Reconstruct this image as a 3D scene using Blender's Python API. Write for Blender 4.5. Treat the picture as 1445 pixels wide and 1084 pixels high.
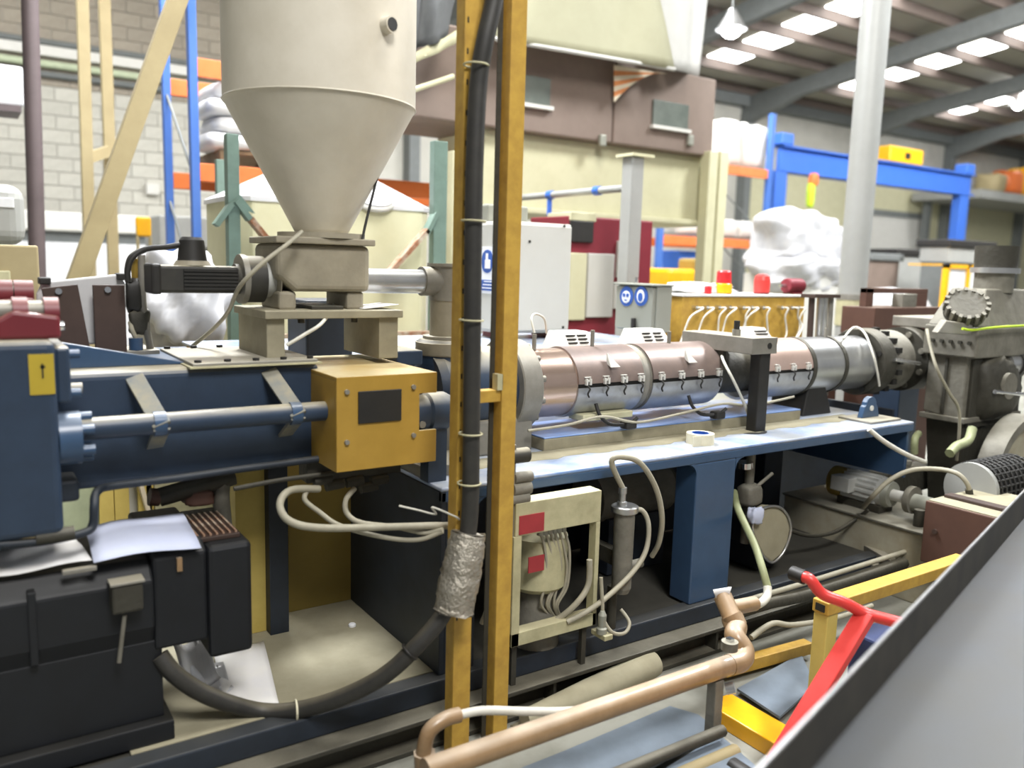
import bpy, math, random
from mathutils import Vector, Matrix
random.seed(7)
for o in list(bpy.data.objects): bpy.data.objects.remove(o)
SC = bpy.context.scene
COL = SC.collection
W, H, F = 1445.0, 1084.0, 1179.0
YAW, PIT, ROL = math.radians(56.117), math.radians(8.095), math.radians(-1.584)
CAM = Vector((0, 0, 1.6))
_f = Vector((math.cos(YAW)*math.cos(PIT), math.sin(YAW)*math.cos(PIT), -math.sin(PIT)))
_r0 = Vector((math.sin(YAW), -math.cos(YAW), 0)); _d0 = _f.cross(_r0)
_r = math.cos(ROL)*_r0 + math.sin(ROL)*_d0
_d = -math.sin(ROL)*_r0 + math.cos(ROL)*_d0
# ---------------------------------------------------------------- camera, world, light, exposure
cd = bpy.data.cameras.new('camera'); cam = bpy.data.objects.new('camera', cd); COL.objects.link(cam)
cam.matrix_world = Matrix(((_r.x, -_d.x, -_f.x, CAM.x), (_r.y, -_d.y, -_f.y, CAM.y), (_r.z, -_d.z, -_f.z, CAM.z), (0, 0, 0, 1)))
cd.sensor_width = 36; cd.lens = F/W*36; cd.clip_start = .05; cd.clip_end = 200
cd.dof.use_dof = True; cd.dof.focus_distance = 3.3; cd.dof.aperture_fstop = 1.4
SC.camera = cam
wd = bpy.data.worlds.new('hall_daylight'); SC.world = wd; wd.use_nodes = True
wd.node_tree.nodes['Background'].inputs[0].default_value = (.93, .96, 1, 1)
wd.node_tree.nodes['Background'].inputs[1].default_value = .23
def area(loc, target, sx, sy, power, col=(1, 1, 1)):
    l = bpy.data.lights.new('unseen_light', 'AREA'); l.shape = 'RECTANGLE'; l.size = sx; l.size_y = sy
    l.energy = power; l.color = col
    o = bpy.data.objects.new('unseen_light', l); COL.objects.link(o); o.location = loc
    o.rotation_euler = (Vector(target)-Vector(loc)).to_track_quat('-Z', 'Y').to_euler()
    return o
area((2.0, 6.0, 6.9), (2.0, 3.0, .8), 1.6, 1.6, 800, (.95, .97, 1))
area((8.5, 2.5, 7.2), (6.0, 5.0, 1.2), 1.6, 1.6, 620, (.96, .98, 1))
area((0.5, 11.0, 6.7), (1.0, 12.0, 1.0), 1.2, 5, 480)
area((8.5, 9.5, 6.9), (9.5, 10, 1.0), 1.2, 5, 900)
area((15.0, 4.0, 7.2), (18, 13, 2.0), 2, 3, 1100)
area((2.5, 2.0, 7.6), (3.0, 7.0, 1.4), 2, 2, 260, (1, .98, .94))  # added fill lamp, out of view, brightens the fronts of background things
area((0.5, -2.5, 7.0), (1.6, 3.5, 1.8), 2, 2, 420, (1, .98, .95))  # added front fill lamp for the hopper, no fixture stands here
vs = SC.view_settings
vs.view_transform = 'Standard'; vs.look = 'None'; vs.gamma = 1; vs.use_curve_mapping = False; vs.exposure = .45

def ray(px, py): return _r*((px-W/2)/F) + _d*((py-H/2)/F) + _f
def P(px, py, X=None, Y=None, Z=None):
    d = ray(px, py)
    if X is not None: s = (X-CAM.x)/d.x
    elif Y is not None: s = (Y-CAM.y)/d.y
    else: s = (Z-CAM.z)/d.z
    return CAM + d*s
# ---------------------------------------------------------------- materials
def hexc(h):
    h = h.lstrip('#'); v = [int(h[i:i+2], 16)/255 for i in (0, 2, 4)]
    return tuple((c/12.92 if c <= .04045 else ((c+.055)/1.055)**2.4) for c in v)+(1,)
MATS = {}
def mat(name, col, rough=.6, metal=0, col2=None, scale=8, amt=.5, dust=0, dustcol='#b9b096', bump=0, emit=0, vary=0, trans=0):
    m = bpy.data.materials.new(name); MATS[name] = m; m.use_nodes = True
    nt = m.node_tree; b = nt.nodes['Principled BSDF']; L = nt.links.new
    b.inputs['Roughness'].default_value = rough; b.inputs['Metallic'].default_value = metal
    if trans: b.inputs['Transmission Weight'].default_value = trans
    tc = nt.nodes.new('ShaderNodeTexCoord')
    nz = nt.nodes.new('ShaderNodeTexNoise'); nz.inputs['Scale'].default_value = scale; nz.inputs['Detail'].default_value = 6; nz.inputs['Roughness'].default_value = .65
    L(tc.outputs['Object'], nz.inputs['Vector'])
    mr = nt.nodes.new('ShaderNodeMapRange'); mr.inputs[1].default_value = .38; mr.inputs[2].default_value = .66; mr.inputs[3].default_value = 0; mr.inputs[4].default_value = amt
    L(nz.outputs['Fac'], mr.inputs[0])
    mx = nt.nodes.new('ShaderNodeMix'); mx.data_type = 'RGBA'
    c = hexc(col); c2 = hexc(col2) if col2 else tuple(x*.72 for x in c[:3])+(1,)
    mx.inputs['A'].default_value = c; mx.inputs['B'].default_value = c2
    L(mr.outputs[0], mx.inputs['Factor'])
    out = mx.outputs['Result']
    if vary:
        oi = nt.nodes.new('ShaderNodeObjectInfo'); hv = nt.nodes.new('ShaderNodeHueSaturation')
        ma = nt.nodes.new('ShaderNodeMapRange'); ma.inputs[3].default_value = 1-vary; ma.inputs[4].default_value = 1+vary
        L(oi.outputs['Random'], ma.inputs[0]); L(ma.outputs[0], hv.inputs['Value']); L(out, hv.inputs['Color']); out = hv.outputs['Color']
    if dust:
        ge = nt.nodes.new('ShaderNodeNewGeometry'); sp = nt.nodes.new('ShaderNodeSeparateXYZ'); L(ge.outputs['Normal'], sp.inputs[0])
        up = nt.nodes.new('ShaderNodeMapRange'); up.inputs[1].default_value = .45; up.inputs[2].default_value = .95; L(sp.outputs['Z'], up.inputs[0])
        n2 = nt.nodes.new('ShaderNodeTexNoise'); n2.inputs['Scale'].default_value = 5; n2.inputs['Detail'].default_value = 5; L(tc.outputs['Object'], n2.inputs['Vector'])
        m2 = nt.nodes.new('ShaderNodeMapRange'); m2.inputs[1].default_value = .3; m2.inputs[2].default_value = .6; m2.inputs[3].default_value = .35*dust; m2.inputs[4].default_value = dust; L(n2.outputs['Fac'], m2.inputs[0])
        mu = nt.nodes.new('ShaderNodeMath'); mu.operation = 'MULTIPLY'; L(up.outputs[0], mu.inputs[0]); L(m2.outputs[0], mu.inputs[1])
        md = nt.nodes.new('ShaderNodeMix'); md.data_type = 'RGBA'; L(mu.outputs[0], md.inputs['Factor']); L(out, md.inputs['A']); md.inputs['B'].default_value = hexc(dustcol)
        out = md.outputs['Result']
        if metal:
            iv = nt.nodes.new('ShaderNodeMath'); iv.operation = 'MULTIPLY_ADD'; iv.inputs[1].default_value = -metal; iv.inputs[2].default_value = metal
            L(mu.outputs[0], iv.inputs[0]); L(iv.outputs[0], b.inputs['Metallic'])
    L(out, b.inputs['Base Color'])
    if bump:
        bp = nt.nodes.new('ShaderNodeBump'); bp.inputs['Strength'].default_value = bump; bp.inputs['Distance'].default_value = .02
        n3 = nt.nodes.new('ShaderNodeTexNoise'); n3.inputs['Scale'].default_value = scale*4; n3.inputs['Detail'].default_value = 5; L(tc.outputs['Object'], n3.inputs['Vector'])
        L(n3.outputs['Fac'], bp.inputs['Height']); L(bp.outputs[0], b.inputs['Normal'])
    if emit:
        b.inputs['Emission Color'].default_value = c; b.inputs['Emission Strength'].default_value = emit
    return m
mat('floor', '#8f8f86', .75, col2='#6d6c60', scale=3, amt=.7, bump=.1)
mat('wall', '#b9b7ae', .9, col2='#a3a198', scale=2, amt=.5)
mat('block', '#c0beb4', .92, col2='#aeaca2', scale=9, amt=.6, vary=.05)
mat('block_upper', '#9c9486', .92, col2='#8a8276', scale=9, amt=.6, vary=.07)
mat('mortar', '#a9a79f', .95)
mat('roof_sheet', '#a7a396', .8, scale=.5)
mat('roof_steel', '#6f7372', .7)
mat('purlin_steel', '#6b5f58', .7)
mat('skylight', '#ffffff', .5, emit=7)
mat('blue', '#2b3a4e', .42, col2='#232f40', scale=14, amt=.5, dust=.8, bump=.03)
mat('blue_clean', '#38506e', .3, col2='#30445e', scale=14, amt=.4, dust=.25, dustcol='#c9c8bd')
mat('blue_dark', '#242c37', .55, col2='#1a1f26', scale=12, amt=.6, dust=.35, dustcol='#5a564a')
mat('table_blue', '#6682b0', .25, col2='#c4c7cb', scale=3.5, amt=.7, dust=.45, dustcol='#c6c4b6')
mat('yellow', '#ab8838', .45, col2='#99782e', scale=11, amt=.5, dust=.75, dustcol='#c8c0a2')
mat('yellow_post', '#c29c42', .55, col2='#9c7730', scale=18, amt=.6)
mat('yellow_pale', '#cdb765', .6, col2='#b39a48', scale=6)
mat('ochre', '#8e7a3a', .6, col2='#7a672d', scale=5)
mat('hopper', '#cdc7b8', .5, col2='#bdb6a5', scale=6, amt=.6)
mat('cream', '#c2bf9f', .65, col2='#b2ae8c', scale=5, amt=.5, dust=.2)
mat('cream_dirty', '#bdb894', .65, col2='#8f8a6c', scale=9, amt=.6, dust=.4)
mat('tank_cream', '#d2cfae', .6, col2='#c2be98', scale=4)
mat('white', '#cfcec8', .5, col2='#c2c0b8', scale=6, amt=.4)
mat('white_cabinet', '#bdbcb5', .5, col2='#b3b1a9', scale=4, amt=.4)
mat('plastic_white', '#d9d9da', .4, col2='#c0c1c6', scale=5, amt=.5)
mat('film', '#dfe0e2', .2, col2='#c3c5c9', scale=6, amt=.6)
mat('paper', '#eceae6', .8, col2='#dcdce4', scale=7, amt=.4)
mat('paper_blue', '#c9cfe4', .8, col2='#b4bede', scale=5, amt=.4)
mat('steel_grey', '#8d8a82', .5, .3, col2='#6f6c63', scale=10, amt=.6, dust=.5)
mat('cast_grey', '#7a776d', .65, .1, col2='#57544a', scale=9, amt=.7, dust=.6, dustcol='#a39f8f', bump=.15)
mat('cast_dark', '#403e36', .6, .2, col2='#34322b', scale=9, amt=.7, dust=.5, dustcol='#8d8878', bump=.2)
mat('feeder_grey', '#98917f', .65, .05, col2='#7b7566', scale=9, amt=.6, dust=.5, bump=.08)
mat('silver', '#c3c4c4', .3, .85, col2='#a2a3a4', scale=9, amt=.4)
mat('chrome', '#d7d8da', .15, .95)
mat('barrel_pink', '#c9b0a4', .36, .6, col2='#b0978c', scale=5, amt=.7)
mat('barrel_brown', '#7c6f6a', .45, .4, col2='#917f76', scale=6, amt=.8)
mat('barrel_lower_reflection', '#b3b6ba', .38, .7, col2='#96969a', scale=12, amt=.6)  # bluish silver paints the bright bed's reflection into the lower covers
mat('black', '#1e1d1b', .55, col2='#2c2a27', scale=12, amt=.5)
mat('black_dusty', '#2a2926', .6, col2='#3c3a33', scale=12, dust=.8)
mat('hose_black', '#2b2a28', .55, col2='#3d3b35', scale=20, amt=.5, dust=.55, dustcol='#8c8470')
mat('hose_grey', '#a19c8a', .6, col2='#847f6e', scale=15)
mat('hose_white', '#d4d2c8', .5, col2='#b9b6a8', scale=15)
mat('hose_green', '#9aa07a', .5, col2='#7f855f', scale=15)
mat('wire_white', '#d2cfc4', .5)
mat('copper', '#967a5a', .3, 0, col2='#7c6448', scale=14, amt=.7, dust=.6, dustcol='#d6c8b6')  # pale dust tone on top also paints in the pipe's white highlight
mat('red', '#c8252a', .4, col2='#b01f25', scale=10, amt=.4)
mat('red_bright', '#d8403c', .35, col2='#c92d29', scale=10, amt=.4)
mat('red_dark', '#6b2129', .45, col2='#63202a', scale=10, dust=.2)
mat('maroon', '#7a2430', .5, col2='#6a1f2a', scale=6)
mat('red_sticker', '#a03338', .6, col2='#8d2c33', scale=20)
mat('brown', '#573c31', .65, col2='#493128', scale=7, amt=.5, dust=.15)
mat('brown_dark', '#43332c', .6, col2='#33261f', scale=9, amt=.6)
mat('hood_brown', '#7d6e64', .7, col2='#6e5f55', scale=3, amt=.6)
mat('rust', '#8a5a3c', .85, col2='#b9b2a0', scale=14, amt=.9)
mat('green_grey', '#6b8277', .55, col2='#566a60', scale=9, amt=.5)
mat('rack_blue', '#4169b0', .45, col2='#3260b0', scale=5)
mat('gantry_blue', '#3b68bd', .4, col2='#3062c4', scale=5)
mat('rack_orange', '#d9743a', .5, col2='#d2601f', scale=6)
mat('wood', '#86725a', .8, col2='#6f5238', scale=6)
mat('tan', '#a2946f', .7, col2='#8d7f5c', scale=4)
mat('pole_dark', '#5d5152', .6)
mat('pole_grey', '#9e9f9c', .45, .1, col2='#8f908c', scale=3)
mat('tarp', '#5d5f60', .8)
mat('dust_tray', '#9c967f', .9, col2='#868069', scale=6, amt=.6, bump=.08)
mat('grey_box', '#9a9b97', .55, col2='#8b8c88', scale=5)
mat('grey_cab', '#97988d', .5, .3, col2='#95968b', scale=5)
mat('sign_blue', '#2b56a5', .5, col2='#2a52a0', scale=9)
mat('sign_white', '#eef0f4', .5, col2='#e4e6ea')
mat('amber', '#f0b21a', .3, col2='#e0a010', scale=9)
mat('glass_dark', '#5f6660', .25, col2='#8b9089', scale=2)
mat('foil', '#b4aea2', .3, .6, col2='#8f897c', scale=22, amt=.7, bump=.6)
mat('stripe_orange', '#d58a55', .8)
mat('stripe_white', '#dccfb6', .8)
mat('plate_grey', '#3d4044', .5, .0, col2='#3d3b34', scale=2.2, amt=.8)
mat('dark_bar', '#2c2a26', .7, .0, col2='#4a463d', scale=8)
mat('plate_blue', '#76828f', .5, .1, col2='#626a72', scale=4, amt=.7)
mat('concrete_tank', '#a7a391', .8, col2='#8d826a', scale=5, amt=.7)
mat('brass', '#b99a4a', .35, .7)
mat('tape', '#ddd6bb', .5)
mat('lime', '#b8d42a', .5)
mat('pallet_green', '#b9c4a6', .7)
mat('motor_dark', '#11141a', .55, col2='#0b0d11', scale=12, amt=.6, dust=.25, dustcol='#4a473e')
mat('stand_dirty', '#96907a', .7, col2='#787260', scale=9, amt=.6, dust=.3)
mat('strap', '#6f7270', .6, col2='#8d8670', scale=16, amt=.8)
mat('deck_shaded', '#3c3a33', .85, col2='#2b2a25', scale=6, amt=.7)  # dark tone puts the bed opening's shade into the deck colour
mat('motor_grey', '#c0c1bd', .5, col2='#a4a5a0', scale=10, amt=.5)
mat('panel_pale', '#c3c3c4', .5, col2='#b3b3b4', scale=6, amt=.4)
mat('navy', '#27345c', .6)
mat('tint_steel', '#d2bbab', .25, .85, col2='#bfa598', scale=4, amt=.6)
mat('bag_white', '#c6c6c8', .45, col2='#a9aab0', scale=6, amt=.6)
mat('rail_blue', '#6b8dc8', .3, col2='#9fb0cc', scale=4, amt=.5, dust=.15)
mat('label_yellow', '#b39c2e', .6, col2='#a58f28')
mat('canopy', '#98967c', .7, col2='#8b896f', scale=3, amt=.5)
mat('canopy_white', '#b4b3ae', .7, col2='#a3a29d', scale=3, amt=.5)
# ---------------------------------------------------------------- mesh builder
def smooth_path(pts, k=6, closed=False):
    pts = [Vector(p) for p in pts]
    if len(pts) < 3: return pts
    out = []; n = len(pts)
    for i in range(n-1):
        p0 = pts[max(i-1, 0)]; p1 = pts[i]; p2 = pts[i+1]; p3 = pts[min(i+2, n-1)]
        for j in range(k):
            t = j/k; t2 = t*t; t3 = t2*t
            out.append(.5*((2*p1)+(p2-p0)*t+(2*p0-5*p1+4*p2-p3)*t2+(3*p1-p0-3*p2+p3)*t3))
    out.append(pts[-1]); return out
def frame(d):
    d = Vector(d).normalized()
    a = Vector((0, 0, 1)) if abs(d.z) < .95 else Vector((0, 1, 0))
    u = a.cross(d).normalized(); v = d.cross(u)
    return u, v, d
class MB:
    def __init__(s): s.v = []; s.f = []; s.s = []
    def add(s, vs_, fs, sm=False):
        b = len(s.v); s.v += [Vector(v) for v in vs_]
        for f in fs: s.f.append([b+i for i in f]); s.s.append(sm)
        return s
    def box(s, x0, x1, y0, y1, z0, z1):
        if x0 > x1: x0, x1 = x1, x0
        if y0 > y1: y0, y1 = y1, y0
        if z0 > z1: z0, z1 = z1, z0
        return s.add([(x0, y0, z0), (x1, y0, z0), (x1, y1, z0), (x0, y1, z0), (x0, y0, z1), (x1, y0, z1), (x1, y1, z1), (x0, y1, z1)],
                     [(0, 3, 2, 1), (4, 5, 6, 7), (0, 1, 5, 4), (1, 2, 6, 5), (2, 3, 7, 6), (3, 0, 4, 7)])
    def bar(s, p, q, w, h, up=(0, 0, 1)):
        p = Vector(p); q = Vector(q); d = (q-p).normalized(); up = Vector(up)
        if abs(d.dot(up)) > .98: up = Vector((0, 1, 0))
        a = d.cross(up).normalized()*w/2; b = a.cross(d).normalized()*h/2
        v = [p-a-b, p+a-b, p+a+b, p-a+b, q-a-b, q+a-b, q+a+b, q-a+b]
        return s.add(v, [(0, 3, 2, 1)[::-1], (4, 5, 6, 7)[::-1], (0, 1, 5, 4)[::-1], (1, 2, 6, 5)[::-1], (2, 3, 7, 6)[::-1], (3, 0, 4, 7)[::-1]])
    def cyl(s, p, q, r, r2=None, n=20, cap=True):
        p = Vector(p); q = Vector(q); r2 = r if r2 is None else r2
        u, v, d = frame(q-p); ring = [(math.cos(2*math.pi*i/n), math.sin(2*math.pi*i/n)) for i in range(n)]
        vs_ = [p+(u*c+v*t)*r for c, t in ring]+[q+(u*c+v*t)*r2 for c, t in ring]
        s.add(vs_, [(i, (i+1) % n, n+(i+1) % n, n+i) for i in range(n)], True)
        if cap:
            s.add(vs_[:n], [tuple(range(n))[::-1]]); s.add(vs_[n:], [tuple(range(n))])
        return s
    def tube(s, pts, r, n=8, k=6, smooth=True, cap=True):
        pts = smooth_path(pts, k) if smooth else [Vector(p) for p in pts]
        m = len(pts); rs = r if isinstance(r, (list, tuple)) else [r]*m
        if len(rs) != m: rs = [rs[min(int(i/(m-1)*(len(rs)-1)), len(rs)-2)]*(1-(i/(m-1)*(len(rs)-1)) % 1)+rs[min(int(i/(m-1)*(len(rs)-1))+1, len(rs)-1)]*((i/(m-1)*(len(rs)-1)) % 1) for i in range(m)]
        u = None; vs_ = []
        for i in range(m):
            d = (pts[min(i+1, m-1)]-pts[max(i-1, 0)]).normalized()
            if u is None: u, _, _ = frame(d)
            u = (u-d*u.dot(d)).normalized(); v = d.cross(u)
            for j in range(n):
                a = 2*math.pi*j/n; vs_.append(pts[i]+(u*math.cos(a)+v*math.sin(a))*rs[i])
        s.add(vs_, [(i*n+j, i*n+(j+1) % n, (i+1)*n+(j+1) % n, (i+1)*n+j) for i in range(m-1) for j in range(n)], True)
        if cap:
            s.add(vs_[:n], [tuple(range(n))[::-1]]); s.add(vs_[-n:], [tuple(range(n))])
        return s
    def lathe(s, prof, o, axis=(1, 0, 0), n=40, a0=0, a1=360, uv=None):
        o = Vector(o); u, v, d = frame(axis)
        if uv: u, v = Vector(uv[0]), Vector(uv[1])
        full = abs(a1-a0) >= 359.9; m = n if full else n+1
        ang = [math.radians(a0+(a1-a0)*i/n) for i in range(m)]
        for (r0, h0), (r1, h1) in zip(prof[:-1], prof[1:]):
            vs_ = [o+d*h0+(u*math.cos(a)+v*math.sin(a))*r0 for a in ang]+[o+d*h1+(u*math.cos(a)+v*math.sin(a))*r1 for a in ang]
            s.add(vs_, [(i, (i+1) % m, m+(i+1) % m, m+i) for i in range(m if full else m-1)], abs(h0-h1) > 1e-6)
        return s
    def prism(s, poly, ext):
        poly = [Vector(p) for p in poly]; e = Vector(ext); n = len(poly)
        return s.add(poly+[p+e for p in poly], [tuple(range(n))[::-1], tuple(range(n, 2*n))]+[(i, (i+1) % n, n+(i+1) % n, n+i) for i in range(n)])
    def sheet(s, grid, th=(0, 0, .003)):
        R = len(grid); C = len(grid[0]); th = Vector(th)
        a = [Vector(p) for row in grid for p in row]; b = [p+th for p in a]; n = R*C
        f = []
        for i in range(R-1):
            for j in range(C-1):
                q = (i*C+j, i*C+j+1, (i+1)*C+j+1, (i+1)*C+j); f.append(q[::-1]); f.append(tuple(n+x for x in q))
        edge = [j for j in range(C)]+[i*C+C-1 for i in range(1, R)]+[(R-1)*C+j for j in range(C-2, -1, -1)]+[i*C for i in range(R-2, 0, -1)]
        for x, y in zip(edge, edge[1:]+edge[:1]): f.append((x, y, n+y, n+x))
        return s.add(a+b, f, True)
    def lump(s, c, size, seed=0, e=.45, noise=.06, nu=18, nv=10, rz=0):
        rn = random.Random(seed); c = Vector(c); ph = [rn.uniform(0, 6.28) for _ in range(8)]
        def pw(x): return math.copysign(abs(x)**e, x)
        vs_ = []
        for i in range(nv+1):
            t = -math.pi/2+math.pi*i/nv
            for j in range(nu):
                a = 2*math.pi*j/nu
                x, y, z = pw(math.cos(t))*pw(math.cos(a)), pw(math.cos(t))*pw(math.sin(a)), pw(math.sin(t))
                k = 1+noise*(math.sin(3*x+2*y+ph[0])+math.sin(4*y-3*z+ph[1])+.7*math.sin(7*x+5*z+ph[2])+.6*math.sin(9*y+6*x+ph[3])+.5*math.sin(13*x-11*z+ph[4]))*.5
                x, y, z = x*size[0]/2*k, y*size[1]/2*k, z*size[2]/2*k
                vs_.append(c+Vector((x*math.cos(rz)-y*math.sin(rz), x*math.sin(rz)+y*math.cos(rz), z)))
        return s.add(vs_, [(i*nu+j, i*nu+(j+1) % nu, (i+1)*nu+(j+1) % nu, (i+1)*nu+j) for i in range(nv) for j in range(nu)], True)
    def torus(s, c, axis, R, r, n=28, k=8, a0=0, a1=360):
        u, v, d = frame(axis); c = Vector(c); full = abs(a1-a0) > 359
        m = n if full else n+1
        pts = [c+(u*math.cos(math.radians(a0+(a1-a0)*i/n))+v*math.sin(math.radians(a0+(a1-a0)*i/n)))*R for i in range(n+1)]
        return s.tube(pts, r, k, smooth=False, cap=not full)
def make_mesh(name, mb, m, off=Vector((0, 0, 0))):
    me = bpy.data.meshes.new(name)
    me.from_pydata([v-off for v in mb.v], [], mb.f)
    me.polygons.foreach_set('use_smooth', mb.s)
    me.materials.append(MATS[m]); me.update()
    return me
class T:
    """one thing: parts given in world coordinates, root Empty at the thing's base"""
    def __init__(s, name, label=None, cat=None, group=None, kind=None):
        s.name, s.label, s.cat, s.group, s.kind = name, label, cat, group, kind; s.parts = []; s.inst = []
    def part(s, name, mb, m, bevel=0, under=None, label=None, kind=None, seg=2):
        s.parts.append((name, mb, m, bevel, under, label, kind, seg)); return len(s.parts)-1
    def piece(s, name, mesh, loc, under=None, rot=None, label=None):
        s.inst.append((name, mesh, Vector(loc), under, rot, label))
    def done(s):
        al = [v for p in s.parts for v in p[1].v]
        x = [v.x for v in al]; y = [v.y for v in al]; z = [v.z for v in al]
        loc = Vector(((min(x)+max(x))/2, (min(y)+max(y))/2, min(z)))
        objs = []
        def fin(o, p):
            if p[3]:
                b = o.modifiers.new('edges', 'BEVEL'); b.width = p[3]; b.segments = p[7]; b.limit_method = 'ANGLE'; b.angle_limit = math.radians(40); b.harden_normals = False
            if p[5]: o['label'] = p[5]
            if p[6]: o['kind'] = p[6]
        single = (len(s.parts) == 1) or s.kind == 'structure'
        if single:
            p = s.parts[0]; root = bpy.data.objects.new(s.name, make_mesh(s.name, p[1], p[2], loc)); COL.objects.link(root); fin(root, p); objs.append(root); rest = s.parts[1:]
        else:
            root = bpy.data.objects.new(s.name, None); root.empty_display_size = .1; COL.objects.link(root); rest = s.parts
        root.location = loc
        if s.label: root['label'] = s.label
        if s.cat: root['category'] = s.cat
        if s.group: root['group'] = s.group
        if s.kind: root['kind'] = s.kind
        for p in rest:
            o = bpy.data.objects.new(p[0], make_mesh(p[0], p[1], p[2], loc)); COL.objects.link(o)
            o.parent = root if p[4] is None else objs[p[4]]
            fin(o, p); objs.append(o)
        for name, mesh, l, under, rot, label in s.inst:
            o = bpy.data.objects.new(name, mesh); COL.objects.link(o); o.parent = root if under is None else objs[under]; o.location = l-loc
            if rot: o.rotation_euler = rot
            if label: o['label'] = label
        s.root = root; s.loc = loc
        return s
def one(name, mb, m, label, cat, group=None, bevel=0, kind=None):
    t = T(name, label, cat, group, kind); t.part(name, mb, m, bevel); return t.done()
def copy_thing(t, delta, label, group=None):
    r = t.root.copy(); COL.objects.link(r); r.location = t.root.location+Vector(delta); r['label'] = label
    if group: r['group'] = group
    for ch in t.root.children:
        c = ch.copy(); COL.objects.link(c); c.parent = r
        for g in ch.children:
            d = g.copy(); COL.objects.link(d); d.parent = c
    return r
def pbox(mb, x0, y0, x1, y1, Y, depth):
    """axis-aligned box whose front face, in the plane at Y, spans the given picture rectangle"""
    xm, ym = (x0+x1)/2, (y0+y1)/2
    a = P(x0, ym, Y=Y).x; b = P(x1, ym, Y=Y).x; z1 = P(xm, y0, Y=Y).z; z0 = P(xm, y1, Y=Y).z
    return mb.box(a, b, Y, Y+depth, z0, z1)
def bolts(t, name, m, pts, axis, r, h, under=None, n=8):
    a = Vector(axis).normalized()
    me = make_mesh(name, MB().cyl((0, 0, 0), a*h, r, n=n), m)
    for p in pts: t.piece(name, me, p, under)
# ================================================================ the hall
WY = 16.0
t = T('floor', kind='structure'); t.part('floor', MB().box(-12, 45, -10, WY, -.2, 0), 'floor'); t.done()
t = T('wall_back', kind='structure')
t.part('wall_back', MB().box(-12, 45, WY, WY+.3, 0, 6.5), 'mortar')
t.part('wall_render', MB().box(6.3, 45, WY-.02, WY, 0, 6.4), 'wall')
bw, bh = .45, .225
blk = make_mesh('block', MB().box(-bw/2+.006, bw/2-.006, -.03, 0, -bh/2+.006, bh/2-.006), 'block')
blk2 = make_mesh('block', MB().box(-bw/2+.006, bw/2-.006, -.03, 0, -bh/2+.006, bh/2-.006), 'block_upper')
rest = MB(); cnt = 0
for r in range(29):
    z = bh*(r+.5)
    for c in range(-4, 15):
        x = c*bw+(bw/2 if r % 2 else 0)
        if -.2 < x < 5.2 and 1.4 < z < 6.3 and cnt < 296 and not (x > 4.6 and z < 3):
            t.piece('block', blk if z < 4.35 else blk2, (x, WY, z)); cnt += 1
        elif -.6 < x < 6.2: rest.box(x-bw/2+.006, x+bw/2-.006, WY-.03, WY, z-bh/2+.006, z+bh/2-.006)
t.part('block_courses', rest, 'block', kind='stuff')
t.done()
# conduit run along the wall
t = T('wall_conduit', 'pale horizontal trunking with dark lines along the block wall', 'conduit')
zc = 4.72
t.part('trunking', MB().box(-3, 8, WY-.16, WY-.03, zc, zc+.16), 'white', .01)
t.part('pipe', MB().cyl((-3, WY-.1, zc-.12), (8, WY-.1, zc-.12), .06), 'pallet_green')
t.part('dark_pipe', MB().cyl((-3, WY-.1, zc-.28), (8, WY-.1, zc-.28), .05), 'roof_steel')
t.part('upper_pipe', MB().cyl((-3, WY-.1, zc+.22), (8, WY-.1, zc+.22), .05), 'roof_steel')
t.done()
# roof
RS, RZ = .12, 6.4
def rz(y): return RZ+RS*(WY-y)
t = T('ceiling', kind='structure')
t.part('ceiling', MB().prism([(-12, WY+.3, RZ-.036), (-12, -8, rz(-8)), (-12, -8, rz(-8)+.1), (-12, WY+.3, RZ+.1)], (57, 0, 0)), 'roof_sheet')
for xr in (8, 13, 18, 23, 28, 33, 38):
    m = MB(); y0, y1 = WY-.02, -2
    m.prism([(xr-.1, y0, rz(y0)-.22), (xr-.1, y1, rz(y1)-.22), (xr-.1, y1, rz(y1)-.62), (xr-.1, y0-1.8, rz(y0-1.8)-.62), (xr-.1, y0, rz(y0)-.95)], (.2, 0, 0))
    t.part('rafter', m, 'roof_steel')
    t.part('column', MB().box(xr-.12, xr+.12, WY-.32, WY-.02, 0, rz(WY)-.6), 'roof_steel')
k = 0
for i in range(20):
    y = WY-.35-1.05*i
    t.part('purlin', MB().box(6, 45, y-.04, y+.04, rz(y)-.22, rz(y)-.01), 'purlin_steel')
    for xs in (15.5, 20.5, 25.5, 30.5):
        if i in (0,) or y < 3: continue
        ya, yb = y-.08, y-.97
        t.part('skylight_panel', MB().prism([(xs-.5, ya, rz(ya)-.03), (xs-.5, yb, rz(yb)-.03), (xs-.5, yb, rz(yb)-.01), (xs-.5, ya, rz(ya)-.01)], (1.0, 0, 0)), 'skylight')
t.part('eaves_beam', MB().box(6, 45, WY-.3, WY-.02, rz(WY)-.45, rz(WY)-.12), 'roof_steel')
t.done()
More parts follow.
